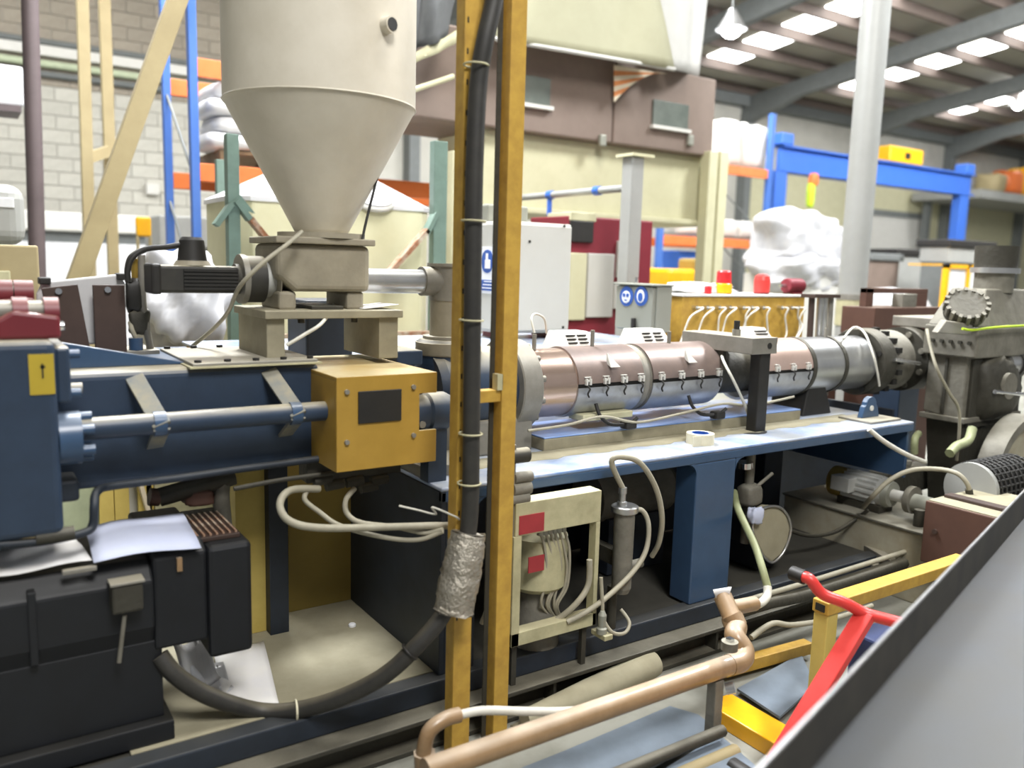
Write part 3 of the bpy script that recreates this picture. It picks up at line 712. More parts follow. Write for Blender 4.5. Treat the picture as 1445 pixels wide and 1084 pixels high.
for x in (yx0+.1, yx1-.1): t.part('leg', MB().box(x-.03, x+.03, YY+.1, YY+.2, 0, yz0), 'yellow')
ends = [(978, 452, 962, 478), (993, 452, 985, 470), (1010, 452, 1012, 480), (1025, 450, 1018, 475), (1044, 450, 1052, 478), (1056, 452, 1046, 472), (1072, 452, 1084, 480), (1098, 450, 1110, 470), (1112, 452, 1132, 460), (1122, 452, 1128, 465)]
for i, (px, py, qx, qy) in enumerate(ends):
    a = P(px, py-18+4, Y=YY); a = P(px, 434, Y=YY)
    pl = t.part('plug', MB().cyl((a.x, YY-.035, a.z), (a.x, YY, a.z), .013, n=10), 'chrome')
    b = P((px+qx)/2+4, 448, Y=YY-.06); c = P(qx, qy, Y=YY-.08); c2 = P(qx-6, qy+16, Y=YY-.2)
    t.part('cable', MB().tube([(a.x, YY-.035, a.z), (a.x+.01, YY-.07, a.z-.003), b, c, c2], .006, 6), 'wire_white', under=pl)
t.done()
c = P(1021, 403, Y=YY+.15); zb = yz1+.012
t = T('warning_beacon', 'red and amber warning beacon on the yellow trunk', 'beacon')
t.part('base', MB().cyl((c.x, YY+.15, zb), (c.x, YY+.15, zb+.005), .05, n=24), 'black')
t.part('amber_lens', MB().lathe([(.054, .005), (.052, .06), (.047, .065), (.047, .066)], (c.x, YY+.15, zb), (0, 0, 1), 24), 'amber')
t.part('red_lens', MB().lathe([(.047, .062), (.044, .135), (.036, .145), (0, .146)], (c.x, YY+.15, zb), (0, 0, 1), 24), 'red')
t.done()
c = P(1075, 406, Y=YY+.15)
t = T('warning_beacon', 'bright orange red domed beacon on the yellow trunk', 'beacon')
t.part('base', MB().cyl((c.x, YY+.15, zb), (c.x, YY+.15, zb+.015), .05, n=24), 'red_dark')
t.part('dome', MB().lathe([(.05, .012), (.052, .09), (.045, .115), (.025, .128), (0, .13)], (c.x, YY+.15, zb), (0, 0, 1), 24), 'red_bright')
t.done()
c = P(999, 412, Y=YY+.1)
one('indicator_light', MB().lathe([(.0, .0), (.022, 0), (.022, .045), (.018, .05), (0, .05)], (c.x, YY+.1, zb), (0, 0, 1), 16), 'red', 'small red indicator light left of the red and amber beacon', 'light')
c = P(1119, 410, Y=YY+.2)
t = T('maroon_motor', 'small maroon motor on the right end of the yellow trunk', 'motor')
t.part('body', MB().lathe([(0, -.08), (.045, -.08), (.05, -.07), (.05, .07), (.045, .08), (0, .08)], (c.x, YY+.2, zb+.055), (1, 0, 0), 24), 'maroon')
t.part('foot', MB().box(c.x-.05, c.x+.05, YY+.16, YY+.24, zb, zb+.015), 'maroon'); t.part('shaft', MB().cyl((c.x-.08, YY+.2, zb+.055), (c.x-.14, YY+.2, zb+.055), .012), 'chrome')
t.done()
one('plastic_film', MB().lump((P(985, 412, Y=YY+.3).x, YY+.26, zb+.03), (.5, .2, .07), 81, e=.7, noise=.2, nu=30, nv=14), 'film', 'crumpled clear film lying on the yellow trunk', 'film')
# junction box with two round signs
t = T('junction_box', 'grey sloping junction box with two round blue signs', 'box')
JY = 3.5
jx0, jx1 = P(927, 430, Y=JY).x, P(948, 430, Y=JY).x; jyb = P(872, 430, X=jx0).y
jz0, jz1 = P(927, 470, Y=JY).z, P(927, 404, Y=JY).z
t.part('body', MB().box(jx0, jx1, JY, jyb, jz0, jz1), 'grey_cab', .006)
d = t.part('door', MB().box(jx0-.025, jx0, JY+.01, jyb-.008, jz0+.01, jz1-.008), 'grey_cab', .005)
xs_ = jx0-.025
for i, px in enumerate((884.5, 905)):
    c = P(px, 418, X=xs_); rj = .5*(P(px, 404, X=xs_).z-P(px, 432, X=xs_).z)
    t.part('sign_disc', MB().cyl((xs_-.004, c.y, c.z), (xs_, c.y, c.z), rj, n=28), 'sign_blue', under=d)
    if i == 0:
        t.part('sign_face', MB().cyl((xs_-.007, c.y, c.z-.004), (xs_-.004, c.y, c.z-.004), rj*.62, n=20), 'sign_white', under=d)
        for sg in (-1, 1): t.part('sign_goggle', MB().cyl((xs_-.01, c.y+sg*rj*.27, c.z+.1*rj), (xs_-.007, c.y+sg*rj*.27, c.z+.1*rj), rj*.2, n=12), 'sign_blue', under=d)
        t.part('sign_mouth', MB().box(xs_-.01, xs_-.007, c.y-rj*.2, c.y+rj*.2, c.z-rj*.45, c.z-rj*.35), 'sign_blue', under=d)
    else:
        t.part('sign_face', MB().prism([(xs_-.007, c.y+rj*.55*math.cos(q), c.z+rj*.68*math.sin(q)) for q in [2*math.pi*k/20 for k in range(20)]], (.003, 0, 0)), 'sign_white', under=d)
        t.part('sign_visor', MB().prism([(xs_-.01, c.y+rj*.33*math.cos(q), c.z-.1*rj+rj*.45*math.sin(q)) for q in [2*math.pi*k/20 for k in range(20)]], (.003, 0, 0)), 'sign_blue', under=d)
t.part('lid', MB().box(jx0-.04, jx1+.005, JY-.01, jyb, jz1, jz1+.01), 'grey_cab', .003)
q = P(897, 396, X=jx0+.05); t.part('knob', MB().cyl((jx0+.05, q.y, jz1+.01), (jx0+.05, q.y, jz1+.045), .014, n=12), 'chrome')
c = P(896, 456, X=xs_); t.part('handle', MB().box(xs_-.025, xs_, c.y-.012, c.y+.012, c.z-.035, c.z+.03), 'black', .006, under=d)
t.part('pedestal', MB().box(jx0+.02, jx1-.02, JY+.1, jyb-.1, zt, jz0), 'black')
t.done()
# ================================================================ base frame
BX0, BX1 = -1.6, 3.84
t = T('base_frame', 'dusty blue steel base frame carrying the extruder', 'base')
t.part('front_beam', MB().box(BX0, BX1, 2.33, 2.40, .125, .2), 'blue_dark', .006)
t.part('deck', MB().box(BX0, BX1, 2.40, 3.5, .16, .19), 'deck_shaded')
t.part('flange', MB().box(BX0, BX1, 2.25, 2.40, .108, .125), 'cast_dark', .004)
t.part('web', MB().box(BX0, BX1, 2.33, 2.36, .018, .108), 'cast_dark')
t.part('bottom_flange', MB().box(BX0, BX1, 2.27, 2.40, 0, .018), 'cast_dark', .003)
t.part('rear_beam', MB().box(BX0, BX1, 3.4, 3.5, 0, .16), 'blue_dark')
t.part('tray_sheet', MB().box(.35, 1.318, 2.402, 3.16, .19, .2), 'dust_tray', .002)
for x in (1.75, 2.0, 2.25, 2.6): t.part('stiffener', MB().box(x-.006, x+.006, 2.27, 2.33, .018, .108), 'cast_dark')
t.done()
# ================================================================ bed
TZ = .86; FYB = 2.36; BYB = 3.32
px_ = lambda px, py, Y=FYB: P(px, py, Y=Y).x
bl, br = 1.315, px_(1290, 600)
pA0, pA1 = px_(979, 740), px_(1033, 740)
t = T('machine_bed', 'long blue machine bed with dusty top under the barrel', 'bed')
t.part('top_plate', MB().box(bl, br, FYB, BYB, TZ-.014, TZ), 'table_blue', .006)
t.part('front_lip', MB().box(bl, br, FYB, FYB+.02, TZ-.05, TZ-.014), 'blue_clean', .004)
t.part('post', MB().box(pA0, pA1, FYB, FYB+.12, .2, TZ-.05), 'blue_clean', .006)
t.part('side_panel', MB().box(bl, bl+.02, FYB, 3.17, .2, TZ-.014), 'blue_dark', .003)
t.part('corner_post', MB().box(bl+.02, bl+.14, FYB, FYB+.02, .2, TZ-.05), 'blue_dark', .003)
t.part('end_panel', MB().box(br-.02, br, FYB+.02, BYB, TZ-.3, TZ-.014), 'blue_clean', .003)
t.part('rear_shade_panel', MB().box(bl+.02, br-.02, 3.15, 3.17, .2, TZ-.014), 'blue_dark')  # dark blocking panel, gives the bed opening its black shade
for x0, s in ((pA0, -1), (bl+.14, 1), (pA1, 1)):
    m = MB(); a = .05; pts = [(x0, FYB+.001, TZ-.05), (x0+s*a, FYB+.001, TZ-.05)]+[(x0+s*a*(1-math.sin(q)), FYB+.001, TZ-.05-a*(1-math.cos(q))) for q in [i*math.pi/12 for i in range(1, 7)]]
    m.prism(pts, (0, .018, 0)); t.part('corner_gusset', m, 'blue_clean')
t.part('rear_post', MB().box(br-.35, br-.2, 3.0, 3.12, .2, TZ-.014), 'blue_dark')
# raised rail behind the front shelf
ry = 2.66
xr1 = px_(1130, 580, ry)
t.part('rail', MB().box(1.95, xr1, ry, ry+.3, TZ, TZ+.05), 'stand_dirty', .004)
t.part('rail_cap', MB().box(1.95, xr1, ry, ry+.3, TZ+.05, TZ+.056), 'rail_blue', .002)
g0, g1 = [], []
for i in range(60):
    x = 1.36+(xr1+.35-1.36)*i/59; g0.append((x, 2.545+.012*math.sin(i*.9)+.008*math.sin(i*2.3), TZ-.0005)); g1.append((x, ry, TZ+.001))
t.part('dust_shade_band', MB().sheet([g0, g1], (0, 0, .002)), 'dust_tray')  # dusty beige band, also paints in the shade behind the lit front strip
t.part('rail_slot', MB().cyl((P(1056, 608, Z=TZ).x, P(1056, 608, Z=TZ).y, TZ), (P(1056, 608, Z=TZ).x, P(1056, 608, Z=TZ).y, TZ+.0015), .085, n=28), 'black')
t.done()
c0 = P(1216, 590, Z=TZ)
t = T('lifting_lug', 'blue lifting lug with bolt hole on the bed end', 'lug')
t.part('plate', MB().box(c0.x-.13, c0.x+.13, 2.41, 2.6, TZ, TZ+.012), 'steel_grey', .003)
pts = [(c0.x-.075, 2.5, TZ+.012), (c0.x+.075, 2.5, TZ+.012), (c0.x+.055, 2.5, TZ+.07)]+[(c0.x+.045*math.cos(q), 2.5, TZ+.075+.045*math.sin(q)) for q in [i*math.pi/8 for i in range(0, 9)]]+[(c0.x-.055, 2.5, TZ+.07)]
t.part('lug', MB().prism(pts, (0, .03, 0)), 'blue_clean', .004)
t.part('hole', MB().cyl((c0.x, 2.495, TZ+.06), (c0.x, 2.5, TZ+.06), .014, n=16), 'white')
t.done()
c = P(988, 619, Z=TZ+.02)
t = T('tape_roll', 'roll of clear adhesive tape lying on the bed', 'tape')
t.part('roll', MB().lathe([(.038, 0), (.06, 0), (.06, .045), (.038, .045), (.038, 0)], (c.x, c.y, TZ), (0, 0, 1), 32), 'tape')
t.part('core', MB().lathe([(.034, 0), (.038, 0), (.038, .046), (.034, .046), (.034, 0)], (c.x, c.y, TZ), (0, 0, 1), 32), 'sign_blue')
t.part('loose_end', MB().box(c.x-.09, c.x-.03, c.y-.045, c.y-.042, TZ, TZ+.044), 'tape')
t.done()
# ================================================================ barrel
AY, AZ = 2.84, 1.11
bX = lambda px, py=540: P(px, py, Y=AY-.15).x
O = Vector((0, AY, AZ))
UV = ((0, 1, 0), (0, 0, 1))
def ring(prof, a0=0, a1=360, n=48): return MB().lathe(prof, O, (1, 0, 0), n, a0, a1, UV)
t = T('extruder_barrel', 'long pink and silver extruder barrel with clipped heater covers', 'barrel')
xf = bX(755)
x1, x2, x3, x4 = bX(817), bX(909), bX(922), bX(1019)
x5, x6, x7, x8 = bX(1072), bX(1146), bX(1152), bX(1191)
x9, x10 = bX(1196), bX(1238)
t.part('core', ring([(.11, xf-.02), (.11, x10+.7)]), 'cast_dark')
t.part('plain_shell', ring([(.146, xf+.02), (.146, x1)]), 'tint_steel')
clip = MB(); clip.box(-.015, .015, -.009, .004, -.004, .003); clip.box(-.014, -.006, -.012, 0, -.018, .008); clip.box(.006, .014, -.012, 0, -.018, .008); clip.box(-.016, .016, -.003, .008, .012, .016)
clipm = make_mesh('clip', clip, 'white')
hook = MB(); hook.tube([(0, 0, .012), (.004, -.012, 0), (-.004, -.01, -.02), (.006, -.006, -.035)], .004, 6)
hookm = make_mesh('hook', hook, 'black')
def cover(a, b, npx, mu='barrel_brown', tri=None):
    u = t.part('upper_cover', ring([(.138, a), (.152, a), (.152, b), (.138, b)], 3, 177, 36), mu)
    t.part('lower_cover', ring([(.138, a), (.152, a), (.152, b), (.138, b)], 183, 357, 36), 'barrel_lower_reflection')
    t.part('seam', ring([(.143, a+.002), (.143, b-.002)], 176, 184, 3), 'black')
    for px, py in npx:
        x = bX(px, py)
        t.piece('clip', clipm, (x, AY-.152, AZ+.022)); t.piece('hook', hookm, (x, AY-.153, AZ-.012))
    if tri:
        q = P(tri[0], tri[1], Y=AY-.12); x = q.x; ang = math.radians(143); y, z = AY+.15*math.cos(ang), AZ+.15*math.sin(ang)
        t.part('fin', MB().prism([(x, y, z-.004), (x+.05, y-.03, z-.018), (x, y, z+.04), (x, y-.03, z-.018)], (.003, -.002, 0)), 'white', under=u)
cover(x1, x2, [(829, 534), (855, 532), (880, 530), (904, 529)], 'barrel_brown', (856, 504))
t.part('gap_band', ring([(.13, x2), (.148, x2+.003), (.142, x2+.02), (.148, x2+.035), (.142, x2+.05), (.148, x3-.003), (.13, x3)]), 'steel_grey')
cover(x3, x4, [(933, 530), (961, 527), (988, 525), (1014, 523)], 'barrel_brown', (966, 501))
cover(x5, x6, [(1096, 520), (1119, 517), (1140, 515)], 'barrel_pink')
t.part('band_clamp', ring([(.13, x6), (.155, x6+.003), (.155, x7-.003), (.13, x7)]), 'cast_dark')
t.part('band_heater', ring([(.13, x7), (.15, x7), (.15, x8), (.13, x8)]), 'silver')
t.part('band_clamp', ring([(.13, x8), (.155, x8+.003), (.155, x9-.003), (.13, x9)]), 'cast_dark')
t.part('band_heater', ring([(.13, x9), (.15, x9), (.15, x10-.02), (.13, x10-.02)]), 'silver')
fl = t.part('end_flange', ring([(0, x10), (.185, x10), (.19, x10+.01), (.19, x10+.11), (.185, x10+.12), (.1, x10+.12)]), 'cast_dark')
bolts(t, 'bolt', 'black', [(x10-.008, AY+.16*math.cos(q), AZ+.16*math.sin(q)) for q in [math.radians(22.5+45*i) for i in range(8)]], (1, 0, 0), .016, .01, fl)
t.part('die_adapter', ring([(.1, x10+.12), (.165, x10+.125), (.175, x10+.14), (.175, x10+.32), (.15, x10+.36), (.09, x10+.36)]), 'cast_grey')
f2 = t.part('die_flange', ring([(.1, x10+.42), (.19, x10+.42), (.19, x10+.56), (.1, x10+.56)]), 'cast_dark')
bolts(t, 'bolt', 'cast_grey', [(x10+.405, AY+.16*math.cos(q), AZ+.16*math.sin(q)) for q in [math.radians(22.5+45*i) for i in range(8)]], (1, 0, 0), .018, .016, f2)
# black toothed clamp ring between the flanges
for i in range(9):
    q = math.radians(95+20*i); t.part('clamp_tooth', MB().bar((x10+.13, AY+.18*math.cos(q), AZ+.18*math.sin(q)), (x10+.17, AY+.18*math.cos(q), AZ+.18*math.sin(q)), .03, .03), 'black')
c = P(1262, 508, Y=AY-.2); t.part('bolt_pin', MB().cyl(c, P(1298, 513, Y=AY-.22), .01), 'chrome')
# thermocouple stubs on top
for px, py, h in ((754, 478, .06), (836, 478, .07), (944, 478, .055), (1165, 474, .05)):
    q = P(px, py, Y=AY-.02); t.part('sensor_stub', MB().cyl((q.x, AY-.02, AZ+.145), (q.x, AY-.02, AZ+.15+h), .009, n=10), 'steel_grey')
# barrel support pedestals on the rail
xs_ = bX(1158, 570)
t.part('support_foot', MB().prism([(xs_-.1, AY-.12, TZ), (xs_+.14, AY-.12, TZ), (xs_+.1, AY-.1, AZ-.1), (xs_-.04, AY-.1, AZ-.1)], (0, .22, 0)), 'black', .006)
t.done()
# terminal hoods behind the barrel top
def hood(px0, px1, py0, py1, label, Y=2.99):
    t = T('terminal_hood', label, 'hood', 'vented terminal hoods on the barrel')
    a = P(px0, py1, Y=Y).x; b = P(px1, py1, Y=Y).x; z0 = AZ+.10; z1 = P((px0+px1)/2, py0, Y=Y+.05).z
    t.part('shell', MB().add([(a-.03, Y-.04, z0), (b+.03, Y-.04, z0), (b+.03, Y+.14, z0), (a-.03, Y+.14, z0), (a, Y+.03, z1), (b, Y+.03, z1), (b, Y+.12, z1), (a, Y+.12, z1)],
           [(0, 3, 2, 1), (4, 5, 6, 7), (0, 1, 5, 4), (1, 2, 6, 5), (2, 3, 7, 6), (3, 0, 4, 7)]), 'white', .004)
    for i in range(3):
        for j in range(2):
            f = .5+.16*i; y = Y-.04+.07*f; z = z0+(z1-z0)*f; x = a+(b-a)*(.3+.4*j)
            t.part('slot', MB().bar((x-.025, y-.002, z), (x+.025, y-.002, z), .012, .006, (0, 0, 1)), 'black')
    t.done()
hood(795, 834, 467, 488, 'white vented terminal hood above the first barrel cover')
hood(902, 940, 464, 486, 'white vented terminal hood above the second barrel cover')
hood(1066, 1085, 462, 474, 'small white vented hood behind the bracket arm')
# bracket arm on black post
c = P(1066, 608, Z=TZ); bxx = c.x
t = T('barrel_bracket', 'grey steel bracket arm on a black post over the barrel', 'bracket')
t.part('post', MB().box(bxx-.035, bxx+.035, c.y-.03, c.y+.03, TZ, P(1068, 498, Y=c.y).z), 'black', .004)
za, zb_ = P(1078, 500, Y=c.y-.05).z, P(1078, 477, Y=c.y-.05).z
xa, xb = P(1062, 490, Y=c.y-.05).x, P(1097, 490, Y=c.y-.05).x
arm = t.part('arm', MB().box(xa, xb, c.y-.05, AY+.12, za, zb_), 'steel_grey', .003)
t.part('end_hole', MB().cyl(((xa+xb)/2+.03, c.y-.053, (za+zb_)/2), ((xa+xb)/2+.03, c.y-.05, (za+zb_)/2), .014, n=14), 'black', under=arm)
t.part('adjuster', MB().cyl(((xa+xb)/2-.05, c.y+.08, zb_), ((xa+xb)/2-.05, c.y+.08, zb_+.07), .014, n=12), 'black', under=arm)
t.part('adjuster_nut', MB().cyl(((xa+xb)/2-.05, c.y+.08, zb_), ((xa+xb)/2-.05, c.y+.08, zb_+.03), .02, n=6), 'steel_grey', under=arm)
t.part('hanger', MB().bar((bxx-.1, AY-.12, za), (bxx-.1, AY-.12, za-.1), .02, .05), 'cast_dark', under=arm)
t.done()
# wire along barrel
def wire(name, pts, r, m, label, cat='cable', group=None, n=8):
    return one(name, MB().tube(pts, r, n), m, label, cat, group)
wire('sensor_cable', [P(1018, 500, Y=2.72), P(1022, 512, Y=2.66), P(1034, 535, Y=2.6), P(1046, 560, Y=2.6), P(1056, 585, Y=2.62)], .007, 'wire_white', 'white sensor cable hanging beside the black bracket post')
wire('sensor_cable', [P(1190, 478, Y=2.75), P(1205, 462, Y=2.85), P(1220, 470, Y=2.75), P(1232, 500, Y=2.66), P(1238, 525, Y=2.64), P(1241, 545, Y=2.64)], .006, 'wire_white', 'white sensor cable looping over the silver barrel end')
wire('sensor_cable', [P(754, 470, Y=2.82), P(750, 450, Y=2.84), P(756, 443, Y=2.88), P(768, 450, Y=2.9), P(771, 470, Y=2.94)], .005, 'wire_white', 'white wire loop above the plain barrel section')
wire('heater_cable', [P(745, 608, Y=2.66), P(800, 600, Y=2.63), P(850, 588, Y=2.62), P(900, 596, Y=2.62), P(960, 584, Y=2.62), P(1020, 570, Y=2.62), P(1062, 572, Y=2.62), P(1120, 560, Y=2.62)], .006, 'hose_grey', 'grey heater cable lying along the bed rail')
for i, (px, py, l) in enumerate(((888, 596, 'black heater plug under the first barrel cover'), (1014, 580, 'black heater plug under the second barrel cover'))):
    c = P(px, py, Y=2.64); t = T('heater_plug', l, 'plug', 'heater plugs under the barrel')
    t.part('body', MB().box(c.x-.03, c.x+.03, 2.62, 2.67, TZ+.06, TZ+.095), 'black', .008); t.part('lever', MB().cyl((c.x+.01, 2.63, TZ+.09), (c.x+.03, 2.62, TZ+.11), .008, n=8), 'black')
    t.part('lead', MB().tube([(c.x-.03, 2.64, TZ+.08), (c.x-.09, 2.66, TZ+.085), (c.x-.13, 2.68, TZ+.12), (c.x-.14, 2.7, TZ+.17)], .008), 'black'); t.done()
m = MB(); pbox(m, 823, 583, 893, 592, 2.70, .1); one('terminal_cover', m, 'cream', 'pale terminal cover strip under the first barrel cover', 'cover', bevel=.004)
t = T('connector_bar', 'dark rod and steel guides behind the silver barrel end', 'rods')
for px, w, m_ in ((1144, .018, 'brown_dark'), (1156, .02, 'silver'), (1162, .02, 'silver'), (1171, .016, 'steel_grey')):
    a = P(px, 480, Y=3.15); b = P(px+2, 418, Y=3.15); t.part('rod', MB().cyl((a.x, 3.15, TZ), (b.x, 3.15, b.z), w), m_)
a = P(1140, 420, Y=3.15); b = P(1176, 418, Y=3.15); t.part('cross_plate', MB().box(a.x, b.x, 3.1, 3.2, a.z, a.z+.02), 'brown_dark')
t.done()
# ================================================================ feed throat
t = T('feed_housing', 'blue feed throat housing with round flange beside the yellow posts', 'housing')
t.part('body', ring([(0, 1.5), (.15, 1.5), (.165, 1.53), (.165, xf-.12), (.15, xf-.07)], n=40), 'blue')
t.part('barrel_flange', ring([(.1, xf-.075), (.185, xf-.075), (.19, xf-.07), (.19, xf+.015), (.185, xf+.02), (.1, xf+.02)]), 'steel_grey')
bolts(t, 'bolt', 'steel_grey', [(xf+.018, AY+.168*math.cos(q), AZ+.168*math.sin(q)) for q in [math.radians(15+30*i) for i in range(12)]], (1, 0, 0), .014, .02)
cx = P(632, 478, Y=AY).x
zth = P(632, 478, Y=AY).z
t.part('throat', MB().lathe([(.14, 1.1), (.125, zth-.09), (.12, zth-.07), (.12, zth-.01), (.11, zth), (.08, zth+.002)], (cx, AY, 0), (0, 0, 1), 36), 'blue')
t.part('throat_ring', MB().lathe([(.123, zth-.06), (.126, zth-.055), (.126, zth-.012), (.123, zth-.01)], (cx, AY, 0), (0, 0, 1), 36), 'feeder_grey')
t.part('pedestal', MB().box(1.5, 1.92, AY-.14, AY+.14, TZ, 1.0), 'steel_grey', .01)
t.part('water_block', MB().box(P(560, 505, Y=2.74).x, P(597, 505, Y=2.74).x, 2.74, 2.95, P(578, 516, Y=2.74).z, P(578, 495, Y=2.74).z), 'blue', .006)
t.part('apron', MB().box(1.32, 1.55, 2.5, 3.1, TZ+.0, TZ+.04), 'steel_grey', .004)
t.done()
t = T('drop_pipe', 'grey vertical drop pipe joining the feeder tube to throat', 'pipe')
t.part('lower_pipe', MB().cyl((cx, AY, zth), (cx, AY, P(632, 424, Y=AY).z), .072, n=32), 'feeder_grey')
zq0, zq1 = P(632, 424, Y=AY).z, P(632, 372, Y=AY).z
t.part('tee_body', MB().lathe([(0, zq0), (.076, zq0), (.076, zq1-.012), (.085, zq1-.012), (.085, zq1), (0, zq1)], (cx, AY, 0), (0, 0, 1), 32), 'steel_grey')
t.part('lower_ring', MB().lathe([(.072, zth+.0), (.098, zth+.002), (.098, zth+.012), (.072, zth+.014)], (cx, AY, 0), (0, 0, 1), 32), 'steel_grey')
t.part('tie_bolt', MB().cyl((cx+.02, AY-.03, zq1), (cx+.02, AY-.03, zq1+.02), .012, n=8), 'steel_grey')
t.part('side_port', MB().cyl((cx-.12, AY, P(600, 397, Y=AY).z), (cx-.04, AY, P(600, 397, Y=AY).z), .055, n=24), 'steel_grey')
t.done()
# ================================================================ screw feeder
fz = P(570, 397, Y=AY).z
t = T('screw_feeder', 'dusty grey screw feeder box with ribbed black motor and tube', 'feeder')
fx0, fx1 = P(392, 390, Y=2.72).x, P(523, 390, Y=2.72).x
ft, fb = P(455, 345, Y=2.72).z, P(455, 412, Y=2.72).z
t.part('housing', MB().prism([(fx0, 2.72, ft), (fx1, 2.72, ft), (fx1, 2.72, fb), (fx0+.06, 2.72, fb), (fx0, 2.72, fb+.05)], (0, .26, 0)), 'feeder_grey', .02, seg=3)
t.part('top_flange', MB().box(fx0-.01, fx1+.01, 2.70, 3.0, ft, ft+.022), 'feeder_grey', .004)
zl = P(500, 438, Y=2.72).z
t.part('leg', MB().box(fx1-.08, fx1-.015, 2.74, 2.94, zl, fb), 'feeder_grey', .01)
t.part('leg', MB().box(fx0+.01, fx0+.07, 2.74, 2.94, zl, fb), 'feeder_grey', .01)
t.part('outlet_tube', MB().cyl((fx1-.02, AY, fz), (cx-.1, AY, fz), .045, n=28), 'silver')
FX = lambda q: P(q, 395, Y=AY-.05).x
t.part('end_flange', MB().cyl((FX(390), AY, fz), (fx0+.02, AY, fz), .105, n=32), 'feeder_grey')
t.part('bearing_cap', MB().cyl((FX(374), AY, fz), (FX(392), AY, fz), .06, n=24), 'motor_grey')
t.part('gear_drum', MB().cyl((FX(350), AY, fz), (FX(376), AY, fz), .078, n=28), 'black_dusty')
t.part('gear_neck', MB().cyl((FX(343), AY, fz), (FX(351), AY, fz), .082, n=28), 'steel_grey')
mx0, mx1 = P(221, 395, Y=AY-.06).x, P(338, 395, Y=AY-.06).x
mz0, mz1 = P(280, 414, Y=AY-.06).z, P(280, 375, Y=AY-.06).z
t.part('motor_neck', MB().cyl((mx1, AY, fz), (FX(344), AY, fz), .05, n=20), 'cast_dark')
mt = t.part('motor', MB().box(mx0, mx1, AY-.06, AY+.06, mz0, mz1), 'black_dusty', .01)
for i in range(6):
    z = mz0+.015+(mz1-mz0-.03)*i/5; t.part('fin', MB().box(mx0+.08, mx1-.005, AY-.066, AY-.058, z-.004, z+.004), 'black', under=mt)
t.part('end_cap', MB().box(mx0-.015, mx0+.015, AY-.064, AY+.064, mz0-.004, mz1+.004), 'black', .008, under=mt)
kx = P(271, 360, Y=AY).x
t.part('plug_cap', MB().lathe([(.05, mz1), (.045, mz1+.02), (.038, mz1+.08), (.03, mz1+.09), (0, mz1+.09)], (kx, AY, 0), (0, 0, 1), 20), 'black', under=mt)
t.part('plug_base', MB().lathe([(.058, mz1), (.05, mz1+.015), (0, mz1+.016)], (kx, AY, 0), (0, 0, 1), 20), 'feeder_grey', under=mt)
t.part('motor_lead', MB().tube([(kx, AY, mz1+.075), P(240, 348, Y=AY), P(205, 352, Y=AY+.02), P(186, 365, Y=AY+.02), P(180, 385, Y=AY+.02), P(181, 398, Y=AY+.02)], .009), 'black', under=mt)
t.done()
t = T('feeder_stand', 'cream dusty steel stand below the screw feeder', 'stand')
sx0, sx1 = P(376, 445, Y=2.68).x, P(562, 445, Y=2.68).x; sz = P(470, 438, Y=2.68).z; sz0 = P(470, 449, Y=2.68).z
t.part('top_plate', MB().box(sx0-.01, sx1+.01, 2.66, 3.02, sz0, sz), 'stand_dirty', .003)
for xa, xb in ((sx0, P(402, 470, Y=2.68).x), (P(535, 470, Y=2.68).x, sx1)):
    t.part('leg', MB().box(xa, xb, 2.68, 3.0, 1.262, sz0), 'stand_dirty', .003)
for px in (425, 500): 
    q = P(px, 452, Y=2.75); t.part('bolt', MB().cyl((q.x, 2.75, sz0-.02), (q.x, 2.75, sz0), .012, n=6), 'cast_dark')
t.part('spacer_plate', MB().box(P(440, 437, Y=2.72).x, P(485, 437, Y=2.72).x, 2.72, 2.95, sz, sz+.012), 'cast_dark', .002)
t.done()
one('paper_offcut', MB().sheet([[(sx1-.12, 2.7, sz+.002), (sx1+.02, 2.72, sz+.016)], [(sx1-.12, 2.85, sz+.002), (sx1+.01, 2.86, sz+.014)]], (0, 0, .002)), 'paper', 'white paper offcut on the feeder stand end', 'paper')
# hopper
hx_ = P(452, 200, Y=AY).x; hr = .5*(P(583, 60, Y=AY).x-P(313, 60, Y=AY).x)*.95
hxc = .5*(P(583, 60, Y=AY).x+P(313, 60, Y=AY).x)-.01
hz1 = P(448, 150, Y=AY).z
t = T('material_hopper', 'large off white conical material hopper above the feeder', 'hopper')
t.part('cylinder', MB().lathe([(hr, hz1), (hr, hz1+1.2), (hr-.01, hz1+1.21), (0, hz1+1.21)], (hxc, AY, 0), (0, 0, 1), 64), 'hopper')
t.part('cone', MB().lathe([(.085, ft+.035), (.095, ft+.05), (hr-.008, hz1-.012), (hr, hz1)], (hxc, AY, 0), (0, 0, 1), 64), 'hopper')
t.part('outlet_flange', MB().lathe([(0, ft+.022), (.15, ft+.022), (.15, ft+.04), (.085, ft+.042)], (hxc, AY, 0), (0, 0, 1), 36), 'feeder_grey')
q = P(536, 38, Y=AY-.28); dv = Vector((q.x-hxc, q.y-AY, 0)).normalized(); o_ = Vector((hxc, AY, q.z))+dv*(hr-.01)
so = t.part('port_socket', MB().cyl(o_, o_+dv*.04, .026, n=20), 'hopper')
t.part('port_hole', MB().cyl(o_+dv*.04, o_+dv*.042, .02, n=20), 'black', under=so)
t.part('seam_stain', MB().torus((hxc, AY, hz1-.002), (0, 0, 1), hr+.001, .0035, n=16, k=6, a0=0, a1=28), 'brown_dark')
t.part('weld_seam', MB().torus((hxc, AY, hz1), (0, 0, 1), hr, .003, n=64, k=6), 'hopper')
t.done()
wire('cord', [P(537, 232, Y=2.75), P(526, 275, Y=2.74), P(515, 320, Y=2.73), P(510, 346, Y=2.72)], .005, 'black', 'thin black cord hanging from the hopper to the feeder box')
